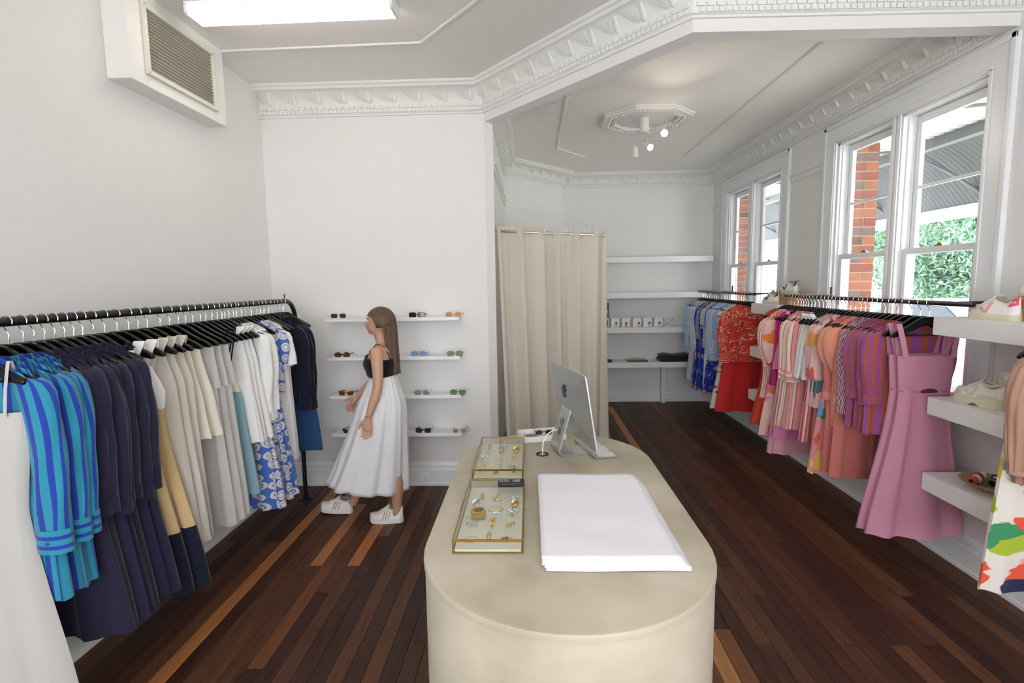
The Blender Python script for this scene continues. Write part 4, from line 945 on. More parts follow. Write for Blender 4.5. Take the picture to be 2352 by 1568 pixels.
# ================================================================== RIGHT-HAND THICK SHELVES BETWEEN THE RAILS
def thick(y0, y1, z, label):
    t = thing('floating_shelf', label, 'shelf', (2.25, (y0 + y1) / 2, z)); hy = (y1 - y0) / 2
    obj('board', MB().box(0, XR - 2.25 - .001, -hy, hy, -.10, 0), SHELF, t, bevel=.002); return t
for z, l in ((1.53, 'top'), (1.078, 'middle'), (.635, 'lowest')): thick(2.30, 3.0, z, l + ' thick white shelf on the right, nearest the camera, between clothes rails')
for z, l in ((1.515, 'top'), (1.078, 'middle'), (.632, 'lowest')): thick(4.86, 5.42, z, l + ' thick white shelf on the right, farther away, between clothes rails')
def shoebox(loc, rz, s, label):
    t = thing('shoe_box', label, 'box', loc, rz)
    obj('box', MB().box(-s[0], s[0], -s[1], s[1], 0, s[2] - .03), CARD, t, bevel=.001); obj('lid', MB().box(-s[0] - .003, s[0] + .003, -s[1] - .003, s[1] + .003, s[2] - .032, s[2]), CARD, t, bevel=.001); return t
shoebox((2.48, 2.60, 1.53), 0, (.09, .16, .105), 'brown cardboard shoe box on the nearest top shelf under a sneaker')
shoebox((2.47, 2.66, 1.078), 0, (.09, .16, .10), 'brown cardboard shoe box on the nearest middle shelf under a chunky sneaker')
shoebox((2.47, 5.06, 1.515), 0, (.09, .15, .10), 'brown cardboard shoe box on the farther top shelf')
SW = mat('leather_white', '#eceae6', .5); SO = mat('sole_cream', '#dcd5ba', .6); SG = mat('leather_cream', '#d8d2bf', .6); PK = mat('leather_hot_pink', '#f0506f', .5); PV = mat('leather_blush', '#e8a79c', .5); INS = mat('lining_beige', '#b5aa96', .9); GUM = mat('gum_sole', '#b59a6a', .6); LACE = mat('lace_white', '#f2f1ee', .8)
GP = mat('glitter_bronze', '#7d6a4c', .4, .6)
def sneaker(loc, rz, label, chunky=False, vcol=None, heel=None, L=.27, text=None, stripes3=False, group=None, cat='shoe', parent=None, sole=None):
    """toe towards local -x, heel at +x"""
    t = thing('sneaker', label, cat, loc, rz, group) if parent is None else parent
    n_ = 28
    def hw(u): return .5 * (.072 + .026 * sin(pi * min(1, u * 1.15)) - .012 * max(0, u - .55) * 2) * (min(1, (u / .10)) ** .5 if u < .10 else 1) * (min(1, ((1 - u) / .07)) ** .5 if u > .93 else 1)
    sh = .030 if not chunky else .042
    us = [.002] + [i / 22 for i in range(1, 22)] + [.998]
    mb = MB(); vs = []
    for u in us:
        x = -L / 2 + L * u; w = hw(u) * (1.06 if chunky else 1.02); lift = .014 * max(0, (.16 - u) / .16) ** 1.5 * (1.6 if chunky else 1)
        arch = (.018 * math.exp(-((u - .56) / .07) ** 2) if chunky else .0)
        top = sh + (.012 * max(0, u - .5) * 2 if chunky else 0) + lift * .7
        for q in range(8):
            yy, zz = ((-1, 0), (-1.03, .5), (-1, 1), (-.4, 1), (.4, 1), (1, 1), (1.03, .5), (1, 0))[q]
            vs.append((x, yy * w, lift + arch * (1 - zz) + (top - lift) * zz))
    m8 = len(us)
    mb.add(vs, [(i * 8 + q, i * 8 + (q + 1) % 8, (i + 1) * 8 + (q + 1) % 8, (i + 1) * 8 + q) for i in range(m8 - 1) for q in range(8)] + [tuple(reversed(range(8))), tuple((m8 - 1) * 8 + q for q in range(8))])
    obj('sole', mb, sole or SO, t, ang=50)
    if chunky:
        tm_ = MB()
        for u in [i / 16 for i in range(1, 16) if abs(i / 16 - .56) > .08]: tm_.cbox(-L / 2 + L * u, 0, .014 * max(0, (.16 - u) / .16) ** 1.5 * 1.6 + .001, .009, hw(u) * 2, .006)
        obj('tread', tm_, GUM, t)
    def topz(u):
        if u < .12: return .022 + .022 * (u / .12) ** .6
        if u < .55: return .044 + .048 * ((u - .12) / .43) ** 1.5
        if u < .68: return .092 - .020 * (u - .55) / .13
        if u < .85: return .072
        return .072 + .022 * ((u - .85) / .15)
    mb = MB(); vs = []; K = 14; base = sh - .004
    for u in us:
        x = -L / 2 + L * (.012 + .976 * u); w = hw(u) * .96; h = topz(u); lift = .014 * max(0, (.16 - u) / .16) ** 1.5
        nar = 1 if u < .3 else 1 - .35 * min(1, (u - .3) / .25)
        for q in range(K + 1):
            a = pi * q / K; yy = cos(a); zz = sin(a) ** .8
            wy = w * (1 - (1 - nar) * zz)
            vs.append((x + (.010 * zz if u > .95 else 0) * 0, wy * yy, base + lift + h * zz))
    mb.add(vs, [(i * (K + 1) + q, i * (K + 1) + q + 1, (i + 1) * (K + 1) + q + 1, (i + 1) * (K + 1) + q) for i in range(m8 - 1) for q in range(K)] + [tuple(range(K + 1)), tuple(reversed([(m8 - 1) * (K + 1) + q for q in range(K + 1)]))])
    up = obj('upper', mb, SW, t, ang=60)
    # ankle opening with padded collar
    col = []
    for k in range(20):
        a = 2 * pi * k / 20; u = .775 + .185 * cos(a); yy = .030 * sin(a)
        col.append((-L / 2 + L * u, yy, base + topz(min(.97, max(.56, u))) * .97 + .004 + .004 * abs(sin(a))))
    obj('collar', MB().tube(col, .0055, 8, closed=True), SG if chunky else INS, t)
    obj('lining', MB().add([(x, y, z + .001) for x, y, z in col] + [(-L / 2 + L * .775, 0, base + .045)], [(i, (i + 1) % 20, 20) for i in range(20)]), INS, t)
    obj('tongue', MB().grid(lambda u, v: (-L / 2 + L * (.40 + .21 * v), (u - .5) * .042, base + topz(.40 + .15 * v) + .006 + .014 * v - .02 * (u - .5) ** 2 * 4), 6, 6), SW, t, ang=80)
    for k in range(5):
        u = .30 + k * .058; x = -L / 2 + L * u; z = base + topz(u)
        obj('lace', MB().tube([(x, -.024, z - .006), (x + .004, -.01, z + .005), (x + .006, .01, z + .005), (x, .024, z - .006)], .0024, 6), LACE, t)
    def side(u, f, s, d=.0015):
        w = hw(u) * .96; h = topz(u); nar = 1 if u < .3 else 1 - .35 * min(1, (u - .3) / .25); a = math.asin(min(1, f) ** 1.25); zz = sin(a) ** .8; wy = w * (1 - (1 - nar) * zz)
        return Vector((-L / 2 + L * (.012 + .976 * u), s * (wy * cos(a) + d), base + h * zz))
    def strip(p0, p1, wdt, s):
        m_b = MB(); k = 5
        for i in range(k + 1):
            f = i / k; u = p0[0] + (p1[0] - p0[0]) * f; g_ = p0[1] + (p1[1] - p0[1]) * f
            m_b.v += [tuple(side(u - wdt, g_, s)), tuple(side(u + wdt, g_, s))]
        for i in range(k): m_b.f.append((2 * i, 2 * i + 1, 2 * i + 3, 2 * i + 2)); m_b.uv.append(None); m_b.mi.append(0)
        return m_b
    for s in (-1, 1):
        if vcol:
            for a_, b_ in (((.46, .12), (.34, .62)), ((.48, .12), (.54, .74))): obj('side_mark', strip(a_, b_, .034, s), vcol, t, label='V-shaped side mark')
        if stripes3:
            for k in range(3): obj('side_stripe', strip((.42 + k * .09, .10), (.50 + k * .07, .75), .014, s), GP, t, label='slanted bronze stripe')
    if heel:
        hb = MB().grid(lambda u, v: tuple(side(.86 + .135 * u, .55 + .42 * v, -1, .002)), 8, 6); obj('heel_tab', hb, heel, t, ang=80, label='coloured heel tab')
        hb = MB().grid(lambda u, v: tuple(side(.86 + .135 * u, .55 + .42 * v, 1, .002)), 8, 6); obj('heel_tab', hb, heel, t, ang=80, label='coloured heel tab')
        ht = MB()
        for i, u in enumerate((.86, .9, .95, .99)): pass
        obj('heel_top', MB().grid(lambda u, v: (-L / 2 + L * (.93 + .06 * v), (u - .5) * .052 * (1 - .3 * v), base + topz(.93 + .06 * v) * .97 + .006), 6, 4), heel, t)
    if chunky:
        for s in (-1, 1):
            obj('toe_overlay', MB().grid(lambda u, v, s=s: tuple(side(.03 + .20 * u, .08 + (.55) * v, s, .0022)), 6, 5), SG, t, ang=80)
            obj('side_overlay', MB().grid(lambda u, v, s=s: tuple(side(.60 + .36 * u, .10 + .22 * v + .25 * u * (1 - u) * 1.2, s, .0022)), 8, 4), SG, t, ang=80)
    if text:
        cu = bpy.data.curves.new('heel_lettering', 'FONT'); cu.body = text; cu.size = .020; cu.align_x = 'CENTER'; cu.extrude = .0004
        tmp = bpy.data.objects.new('tmp', cu); lm_ = bpy.data.meshes.new_from_object(tmp); bpy.data.objects.remove(tmp); lm_.materials.clear(); lm_.materials.append(SOCKET)
        o = bpy.data.objects.new('heel_lettering', lm_); link(o, t)
        p = side(.905, .74, -1, .0045); o.location = (p.x, p.y - .001, p.z); o.rotation_euler = (rad(68), 0, rad(8))
    return t
RN = rad(90)      # toe away from the camera is local -x -> world +y ... heel towards the camera
sneaker((2.36, 2.745, 1.53), rad(-88), 'white sneaker with pink heel tab and blush V standing on nearest top shelf', vcol=PV, heel=PK, text='VEJA')
sneaker((2.48, 2.60, 1.635), rad(-88), 'white sneaker with pink heel tab on top of the nearest upper shoe box', vcol=PV, heel=PK, text='VEJA')
sneaker((2.36, 2.79, 1.078), rad(-88), 'chunky cream and white sneaker standing on nearest middle shelf', chunky=True, vcol=SG, L=.28)
sneaker((2.47, 2.66, 1.178), rad(-88), 'chunky cream and white sneaker on the nearest middle shoe box', chunky=True, vcol=SG, L=.28)
sneaker((2.36, 5.22, 1.515), rad(-88), 'white sneaker with black heel tab standing on the farther top shelf', vcol=PB, heel=PB, text='VEJA')
sneaker((2.46, 5.08, 1.615), rad(-88), 'white sneaker with black heel tab on the farther shoe box', vcol=PB, heel=PB, text='VEJA')
# bowl of rolled scarves
t = thing('bowl', 'shallow sand-coloured bowl on the nearest lowest shelf', 'bowl', (2.40, 2.72, .635))
obj('bowl_body', MB().lathe([(.001, .0), (.05, .0), (.055, .012), (.10, .028), (.135, .05), (.138, .053), (.132, .053), (.095, .034), (.001, .02)], 36, cap=False), mat('bowl_sand', '#a99474', .5), t)
SC = {'orange': stripes('scarf_orange', [(0, '#b5492c'), (.5, '#d98c5a'), (.7, '#7d2a22')], .02), 'black': stripes('scarf_black', [(0, '#141414'), (.45, '#e4dfd6'), (.7, '#141414')], .014), 'red': stripes('scarf_red', [(0, '#9c2b2b'), (.5, '#efe9e2')], .016), 'rust': stripes('scarf_rust', [(0, '#c4623c'), (.6, '#8e2f22')], .03)}
for k, (x, y, z, a, c, lb) in enumerate(((-.07, .02, .055, .5, 'orange', 'orange rolled scarf with white paper band, left in the bowl'), (-.01, .06, .058, .4, 'rust', 'rust rolled scarf at the back of the bowl'), (-.01, -.03, .06, .5, 'black', 'black and white rolled scarf with paper band, middle of the bowl'),
                                          (.045, .02, .06, .45, 'black', 'black patterned rolled scarf at the back right of the bowl'), (.045, -.06, .06, .55, 'red', 'red and white rolled scarf at the right of the bowl'), (.085, -.01, .063, .5, 'red', 'red zigzag rolled scarf at the far right of the bowl'))):
    t = thing('rolled_scarf', lb, 'scarf', (2.40 + x, 2.72 + y, .635 + z), a, 'rolled scarves in the bowl')
    o = obj('scarf_roll', MB().grid(lambda u, v: (-.045 + .09 * v, (.019 + .003 * sin(v * 20)) * (1 - .5 * abs(v * 2 - 1) ** 6) * cos(2 * pi * u), (.019 + .003 * sin(v * 20)) * (1 - .5 * abs(v * 2 - 1) ** 6) * sin(2 * pi * u), v * .09, u * .12), 14, 14), SC[c], t)
    obj('paper_band', MB().grid(lambda u, v: (-.016 + .032 * v, .0235 * cos(2 * pi * u), .0235 * sin(2 * pi * u)), 16, 1), SOCKET, t)

# ================================================================== CLOTHES RAILS, HANGERS AND CLOTHES
def rail_obj(name, label, parts):
    t = thing(name, label, 'clothes rail', parts['at']); return t
# left rack: floor-standing black tube
t = thing('clothes_rack', 'long black tubular clothes rack standing along the left wall', 'clothes rack', (-1.88, 2.4, 0))
pts = [(0, -1.6, 1.64), (0, 1.59, 1.64)] + [(0, 1.59 + .15 * sin(rad(a)), 1.49 + .15 * cos(rad(a))) for a in (15, 30, 45, 60, 75, 90)] + [(0, 1.74, .012)]
obj('rail', MB().tube(pts, .0175, 14), BLACKM, t)
obj('base_flange', MB().lathe([(.062, 0), (.062, .006), (.024, .010), (.022, .03), (.001, .03)], 24, (0, 1.74, 0), cap=False), BLACKM, t)
obj('end_stop', MB().tube([(0, 1.575, 1.655), (0, 1.575, 1.68), (0, 1.58, 1.695)], .004, 6), BLACKM, t)
obj('pole', MB().tube([(0, -1.6, 1.655), (0, -1.6, 0)], .0175, 14), BLACKM, t)
RX, RZ = 2.30, 1.603
def wall_rail(y0, y1, br, label):
    t = thing('clothes_rail', label, 'clothes rail', (RX, (y0 + y1) / 2, RZ)); c = (y0 + y1) / 2
    obj('tube', MB().tube([(0, y0 - c, 0), (0, y1 - c, 0)], .0135, 12), BLACKM, t, bevel=.002)
    for b in br: obj('bracket', MB().tube([(0, b - c, 0), (.04, b - c, .0), (XR - RX - .001, b - c, .0)], .008, 8).box(XR - RX - .012, XR - RX - .001, b - c - .013, b - c + .013, -.03, .075), BLACKM, t)
    return t
wall_rail(2.80, 4.82, (3.05, 4.64), 'black wall-mounted rail of pink and coral clothes below the nearer window')
wall_rail(5.45, 7.25, (5.6, 6.84), 'black wall-mounted rail of red and blue clothes near the far corner')
wall_rail(.9, 2.275, (1.0, 2.0), 'black wall-mounted rail at the right edge, nearest the camera')

# hanger meshes, made once
def _hang():
    top = [(0, -.080), (.03, -.081), (.055, -.089), (.08, -.105), (.11, -.125), (.15, -.147), (.19, -.167), (.212, -.182), (.214, -.194), (.207, -.200), (.18, -.194), (.13, -.175), (.09, -.158), (.06, -.144), (.03, -.134), (0, -.131)]
    poly = top + [(-x, z) for x, z in reversed(top[1:-1])]
    return MB().prism(poly, 'y', -.011, .011).mesh('hanger_body', HANG, True, 35, fixn=True)
HB = _hang()
hk = [(.021 * cos(rad(a)), 0, .0 + .021 * sin(rad(a))) for a in range(-25, 211, 18)] + [(-.006, 0, -.030), (.004, 0, -.048), (0, 0, -.062), (0, 0, -.084)]
HK = MB().tube([(x, y, z) for x, y, z in hk], .0019, 6).mesh('hook', CHROME)
HBAR = MB().cyl((-.17, 0, -.188), (.17, 0, -.188), .004, 6).mesh('bar', HANG)
CLIP = MB().box(-.008, .008, -.009, .009, -.222, -.18).mesh('clip', CHROME, False)
def hanger(x, y, z, rz, label, group, clips=False):
    t = thing('hanger', label, 'hanger', (x, y, z), rz, group)
    o = bpy.data.objects.new('body', HB); link(o, t); o.modifiers.new('b', 'BEVEL').width = .005; o.modifiers[0].segments = 2; o.modifiers[0].limit_method = 'ANGLE'
    link(bpy.data.objects.new('hook', HK), t); link(bpy.data.objects.new('bar', HBAR), t)
    if clips:
        for s in (-.105, .105): link(bpy.data.objects.new('clip', CLIP), t, (s, 0, 0))
    return t
def itp(prof, s):
    for i in range(len(prof) - 1):
        if s <= prof[i + 1][0]:
            a, b = prof[i], prof[i + 1]; f = (s - a[0]) / max(1e-6, b[0] - a[0]); f = max(0, f); f = f * f * (3 - 2 * f) * .5 + f * .5
            return tuple(a[k] + (b[k] - a[k]) * f for k in (1, 2, 3))
    return prof[-1][1:4]
def body_mb(prof, sa, sb, ztop, shoulder, nf, ph, wref, lean=0, neck=0, n=46, hemw=.004):
    rows = max(4, int((sb - sa) / .035)); mb = MB()
    def f(u, v):
        a = 2 * pi * u; s = sa + (sb - sa) * v; w, t_, am = itp(prof, s); c, sn = cos(a), sin(a)
        x = w * (1 if c > 0 else -1) * abs(c) ** .72; y = t_ * sn
        fo = am * (.75 * sin(nf * a + ph + s * 1.2) + .45 * sin((nf * 1.7 // 1) * a + ph * 2.3 - s))
        y += fo * (.45 + .55 * abs(sn)); x += fo * .7 * c
        z = ztop - s
        if shoulder: z -= .55 * max(0, abs(x) - .075) * max(0, 1 - s / .3) ** .8
        if neck and s < .12: z -= neck * max(0, 1 - abs(x) / .10) ** .8 * max(0, 1 - s / .12) * (1 if sn < 0 else .8)
        x += lean * s
        if v > .98: z += hemw * sin(nf * a + ph)
        return (x, y, z, u * 4 * wref, -s)
    return mb.grid(f, n, rows)
def sleeve_mb(side, L, x0, z0, r0, r1, yo, ph, puff=0, flare=0, pleat=0, w_out=.03, v0=0):
    mb = MB(); rows = max(5, int(L / .035))
    def f(u, v):
        a = 2 * pi * u; s = L * v; r = r0 + (r1 - r0) * v + puff * max(0, sin(pi * min(1, v * 1.05))) ** .8 + pleat * sin(13 * a + ph) * (.4 + .6 * v)
        out = w_out * (1 - math.exp(-s / .12)) * 1.4 - .02 * v
        cx = x0 + out; ty = r * .62
        tp = max(0, 1 - s / .05)
        x = cx + r * cos(a) * (1 - .4 * tp) + .004 * sin(3 * a + s * 22 + ph); y = yo * v + ty * sin(a) * (1 - .2 * tp) + .004 * sin(4 * a + s * 14 + ph)
        z = z0 - s - .030 * cos(a) * tp
        return (side * x, y, z, u * 2 * pi * r0, -s)
    return mb.grid(f, 18 if not pleat else 60, rows)
def ribbon(pts, w, axis=(1, 0, 0)):
    mb = MB(); ax = Vector(axis) * w / 2
    for p in pts: p = Vector(p); mb.v += [tuple(p - ax), tuple(p + ax)]
    for i in range(len(pts) - 1): mb.f.append((2 * i, 2 * i + 1, 2 * i + 3, 2 * i + 2)); mb.uv.append([(0, 0), (w, 0), (w, .1), (0, .1)]); mb.mi.append(0)
    return mb
gcache = {}
def garment(spec, loc, rz, label, group, seed):
    t = thing(spec['name'], label, spec.get('cat', spec['name'].replace('_', ' ')), loc, rz, group)
    v = seed % 3; key = (id(spec), v)
    if key not in gcache:
        r = random.Random(seed * 13 + 5); ph = r.uniform(0, 6); L = []
        kind = spec['kind']; ztop = {'shoulder': -.094, 'strap': spec.get('ztop', -.27), 'clip': -.205}[kind]
        nf = spec.get('nf', 7); wref = spec.get('wref', .2); prof = spec['prof']; s = 0; lean = r.uniform(-.02, .02)
        for i, (ln, m, nm) in enumerate(spec['bands']):
            L.append((nm, body_mb(prof, s, s + ln, ztop, kind == 'shoulder', nf, ph, wref, lean, spec.get('neck', .065 if kind == 'shoulder' else 0)).mesh(nm, m, True, 180), [])); s += ln
        if spec.get('legs'):
            for sd in (-1, 1):
                ln, w0, w1, m = spec['legs']
                pf = [(0, w0, .03, .004), (ln, w1, .036, .010)]
                mbl = body_mb(pf, 0, ln, ztop - s + .01, False, 5, ph + sd, .1)
                mbl.v = [(x + sd * (w0 * .95 + (w1 - w0) * .8 * ((ztop - s - z) / ln)), y, z) for x, y, z in mbl.v]
                L.append(('trouser_leg', mbl.mesh('trouser_leg', m, True, 180), []))
        if spec.get('sl'):
            q = spec['sl']; ln = q['L'] * r.uniform(.97, 1.03)
            for sd in (-1, 1):
                yo = r.uniform(-.03, .01)
                x0 = spec.get('sx', .185); z0 = ztop - .060
                me = sleeve_mb(sd, ln, x0 - .012, z0, q.get('r0', .055), q.get('r1', .045), yo, ph + sd, q.get('puff', 0), pleat=q.get('pleat', 0), w_out=q.get('out', .035)).mesh('sleeve', q['m'], True, 180); sub = []
                if q.get('cuff'):
                    o_ = q.get('out', .035) * (1 - math.exp(-ln / .12)) * 1.4 - .02; cr = q.get('r1', .045) * 1.06; cl = q.get('cl', .06); cx = x0 - .012 + o_
                    sub.append(('cuff', MB().grid(lambda u, v, cx=cx, sd=sd, cr=cr, yo=yo, ln=ln, cl=cl: (sd * (cx + cr * cos(2 * pi * u)), yo + cr * .62 * sin(2 * pi * u), z0 - ln - cl * v + .01, u * .25, v * cl), 18, 3).mesh('cuff', q['cuff'], True, 180)))
                    if q.get('btn'): sub.append(('button', MB().lathe([(.006, 0), (.006, .002), (.001, .003)], 10, (0, 0, 0)).mesh('button', q['btn']), (sd * (cx + .01), yo - cr * .66, z0 - ln - cl * .4)))
                L.append(('sleeve', me, sub))
        if spec.get('collar'):
            cm = spec['collar']
            L.append(('collar', MB().grid(lambda u, v: ((.078 + .012 * v) * cos(2 * pi * u), (.030 + .01 * v) * sin(2 * pi * u), ztop - .062 + .045 * v - .02 * (1 if sin(2 * pi * u) < 0 else 0) * (1 - abs(cos(2 * pi * u))), u * .4, v * .05), 26, 4).mesh('collar', cm, True, 180), []))
        if spec.get('straps'):
            m, sw, xs = spec['straps']
            for sd in (-1, 1):
                for yy in (-1, 1):
                    w0, t0, _ = itp(prof, 0); xe = min(w0 * .82, xs * 1.0)
                    L.append(('strap', ribbon([(sd * xs, .004 * yy, -.119 - .0), (sd * xs, .008 * yy, -.13), (sd * (xs + xe) / 2, yy * t0 * .7, (ztop - .13) / 2), (sd * xe, yy * t0 * .96, ztop - .012)], sw).mesh('strap', m, True, 180), []))
        if spec.get('placket'):
            pm, bm_, ln = spec['placket']
            L.append(('button_band', ribbon([(0, -itp(prof, q_ * ln / 8)[1] - .004, ztop - .05 - q_ * (ln - .08) / 8) for q_ in range(9)], .03).mesh('button_band', pm, True, 180), []))
            for q_ in range(5): L.append(('button', MB().lathe([(.0055, 0), (.0055, .002), (.001, .0025)], 10).mesh('button', bm_), [], (0, -itp(prof, (q_ + .6) * ln / 5.5)[1] - .007, ztop - .05 - (q_ + .5) * ln / 5.5)))
        for x in spec.get('extra', []): L.append(x())
        gcache[key] = L
    for it in gcache[key]:
        o = bpy.data.objects.new(it[0], it[1]); link(o, t)
        if len(it) > 3: o.location = it[3]; o.rotation_euler = (rad(90), 0, 0)
        for sb in it[2]:
            so = bpy.data.objects.new(sb[0], sb[1]); link(so, o)
            if len(sb) > 2: so.location = sb[2]; so.rotation_euler = (rad(90), 0, 0)
    return t

# fabrics
F_OFF = solid('cloth_off_white', '#bcbbb6'); F_WH = solid('cloth_white', '#eeeeec'); F_CR = solid('cloth_cream', '#e2dccd'); F_BE = solid('cloth_beige_linen', '#cfc8bd'); F_ST = solid('cloth_stone', '#c6c3bf')
F_NV = solid('cloth_navy', '#25233a'); F_NV2 = solid('cloth_dark_navy', '#14172a'); F_BK = solid('cloth_black', '#0f1016'); F_SA = solid('cloth_sand', '#c9ae80'); F_TL = solid('cloth_dusty_blue', '#86a9b3')
F_BS = stripes('cloth_blue_teal_stripe', [(0, '#2f8ba6'), (.58, '#2540a0')], .052)
F_BSH = stripes('cloth_blue_teal_cross_stripe', [(0, '#2f8ba6'), (.6, '#2540a0')], .034, 'Y')
F_BW = stripes('cloth_black_white_stripe', [(0, '#f0efec'), (.55, '#10101c')], .048, 'Y')
F_GEO = vor('cloth_blue_geometric_print', '#4a6fc0', ['#dcd8d4', '#d5d1ce', '#e0dcd8'], 15, .43, .01, dist='EUCLIDEAN', warp=.12, ring=(.20, .26, '#4a6fc0'), rndm=.3)
F_DN = solid('cloth_denim', '#2c4d78'); F_PK = solid('cloth_dusty_pink', '#d091ab'); F_PK2 = solid('cloth_pale_pink', '#e0a3b0'); F_PK3 = solid('cloth_candy_pink', '#dd82ad'); F_MG = solid('cloth_magenta', '#c42d7c')
F_PO = stripes('cloth_purple_orange_stripe', [(0, '#9a4f94'), (.5, '#ad5b40')], .046); F_POH = stripes('cloth_purple_orange_cross', [(0, '#9a4f94'), (.5, '#ad5b40')], .036, 'Y')
F_PS = stripes('cloth_fine_purple_stripe', [(0, '#7d2f57'), (.62, '#e6d5dc')], .0135, slant=.25); F_CO = solid('cloth_coral_peach', '#e39a83'); F_KN = solid('cloth_coral_knit', '#cf7a72'); F_KN2 = solid('cloth_coral_knit_edge', '#df8e86')
F_PP = vor('cloth_pink_patch_print', '#e5bcbc', ['#e5bcbc', '#e0a25c', '#5c7b84', '#d0605a', '#e5bcbc', '#d9a98a', '#39566a', '#e5bcbc'], 8, .30, .05, dist='CHEBYCHEV', warp=.35, stretch=(1, .7, 1))
F_FL = vor('cloth_pink_garden_print', '#e08d94', ['#4f8f77', '#e3c253', '#6f9fc6', '#e08d94', '#d9603c', '#e9a7b4'], 9, .36, .03, warp=.8)
F_PC = stripes('cloth_pink_cream_stripe', [(0, '#e9dcc9'), (.44, '#cc6350'), (.50, '#e79aa2'), (.90, '#cc6350')], .09); F_PCH = stripes('cloth_pink_cream_cuff', [(0, '#e79aa2'), (.45, '#cc6350'), (.5, '#e9dcc9'), (.93, '#cc6350')], .05, 'Y')
F_PCS = stripes('cloth_narrow_pink_stripe', [(0, '#e79aa2'), (.3, '#f0e6d8'), (.5, '#cc6350'), (.62, '#e79aa2'), (.8, '#b5534c')], .07)
F_RS = stripes('cloth_red_white_stripe', [(0, '#f0dfd8'), (.6, '#de6a55')], .016); F_RSH = stripes('cloth_red_white_cuff', [(0, '#f0dfd8'), (.6, '#de6a55')], .016, 'Y')
F_OP = vor('cloth_orange_pink_floral', '#eec0b8', ['#ee8440', '#e877a0', '#eec0b8', '#e26a3c', '#f3d2c6'], 8, .40, .12, warp=.9)
F_OR = solid('cloth_orange_red', '#c9412a'); F_RD = solid('cloth_scarlet', '#cc3030'); F_RL = vor('cloth_red_leaf_print', '#cb3d31', ['#cb3d31', '#c53a2d', '#b9301f'], 13, .5, .02, warp=1.4, ring=(.30, .37, '#ecc7ab'))
F_RLS = stripes('cloth_red_leaf_cuff', [(0, '#cb3d31'), (.78, '#ecc7ab')], .022, 'Y'); F_WR = vor('cloth_white_rust_floral', '#d9d2c9', ['#8f3428', '#d9d2c9', '#a8452f', '#4d4038'], 15, .30, .03, warp=.8)
F_LB = solid('cloth_light_blue', '#92b2dc'); F_LB2 = solid('cloth_pale_blue', '#a9c2dc'); F_BP = stripes('cloth_blue_pinstripe', [(0, '#e6e8ee'), (.66, '#4a5a96')], .014); F_BPH = stripes('cloth_blue_pinstripe_cross', [(0, '#e6e8ee'), (.6, '#4a5a96')], .016, 'Y')
F_RB = vor('cloth_royal_blue_floral', '#20399a', ['#e8e4e0', '#d07a4c', '#20399a', '#20399a', '#2a49ad'], 12, .22, .03, warp=.5, ring=(.26, .30, '#c9d0ea')); F_GE = vor('cloth_grey_embroidered', '#82839b', ['#dcdce4', '#82839b'], 26, .16, .04, warp=.4)
F_BB = solid('cloth_beige_pink', '#ad8674'); F_MC = vor('cloth_multicolour_print', '#ded9d0', ['#a6b932', '#e0b52c', '#e0553a', '#20234a', '#ded9d0', '#e08892', '#3f8f5f', '#8fb6c6'], 8, .40, .05, warp=.7)
BTN = mat('button_pearl', '#d8d6d2', .3); BTB = mat('button_blue', '#2a45b0', .4)
SHP = [(0, .185, .017, 0), (.03, .208, .021, .0), (.08, .212, .027, .003), (.25, .215, .030, .006)]
def P(*q): return SHP + list(q)
S = {}
S['strap_white'] = dict(name='dress', kind='strap', prof=[(0, .195, .03, .002), (.10, .20, .045, .004), (.35, .17, .045, .006), (1.2, .285, .085, .020)], bands=[(1.16, F_OFF, 'dress_body')], straps=(F_OFF, .012, .17), ztop=-.29, nf=6)
S['stripe'] = dict(name='dress', kind='shoulder', prof=P((.6, .23, .035, .012), (1.05, .25, .045, .016)), bands=[(.88, F_BS, 'dress_body')], sl=dict(L=.56, r0=.066, r1=.058, m=F_BS, cuff=F_BSH, cl=.085, btn=BTB, out=.05), collar=F_BSH, placket=(F_BS, BTB, .6))
S['navy'] = dict(name='dress', kind='shoulder', prof=P((.6, .22, .03, .012), (1.2, .30, .045, .02)), bands=[(1.14, F_NV, 'dress_body')], sl=dict(L=.56, r0=.058, r1=.05, m=F_NV, cuff=F_NV, cl=.06, btn=BTN, out=.045), collar=F_NV, placket=(F_NV, BTN, .7), nf=8)
S['bwtop'] = dict(name='knit_top', cat='top', kind='strap', ztop=-.13, prof=[(0, .17, .02, 0), (.2, .19, .026, .003), (.75, .21, .03, .008)], bands=[(.72, F_BW, 'top_body')], straps=(F_BK, .02, .15))
S['sand'] = dict(name='dress', kind='strap', ztop=-.24, prof=[(0, .14, .025, 0), (.12, .19, .03, .002), (.25, .17, .03, .006), (1.1, .31, .05, .024)], bands=[(.20, F_WH, 'bodice'), (.57, F_SA, 'skirt_panel'), (.29, F_NV2, 'hem_panel')], straps=(F_WH, .05, .155), nf=8)
S['beige'] = dict(name='dress', kind='strap', ztop=-.20, prof=[(0, .16, .02, 0), (.15, .20, .028, .003), (1.0, .25, .038, .014)], bands=[(.95, F_BE, 'dress_body')], straps=(F_BE, .05, .16), nf=7)
S['beigetop'] = dict(name='top', kind='clip', prof=[(0, .15, .02, 0), (.3, .21, .03, .008), (.55, .25, .034, .010)], bands=[(.46, F_CR, 'top_body')], nf=5)
S['stone'] = dict(name='trousers', kind='clip', prof=[(0, .18, .016, .002), (.25, .21, .024, .004)], bands=[(.22, F_ST, 'waistband')], legs=(.78, .095, .125, F_ST))
S['creamblue'] = dict(name='dress', kind='strap', ztop=-.36, prof=[(0, .13, .022, 0), (.2, .18, .028, .005), (.9, .24, .036, .014)], bands=[(.14, F_CR, 'bodice'), (.62, F_TL, 'skirt_panel')], straps=(F_BK, .008, .165))
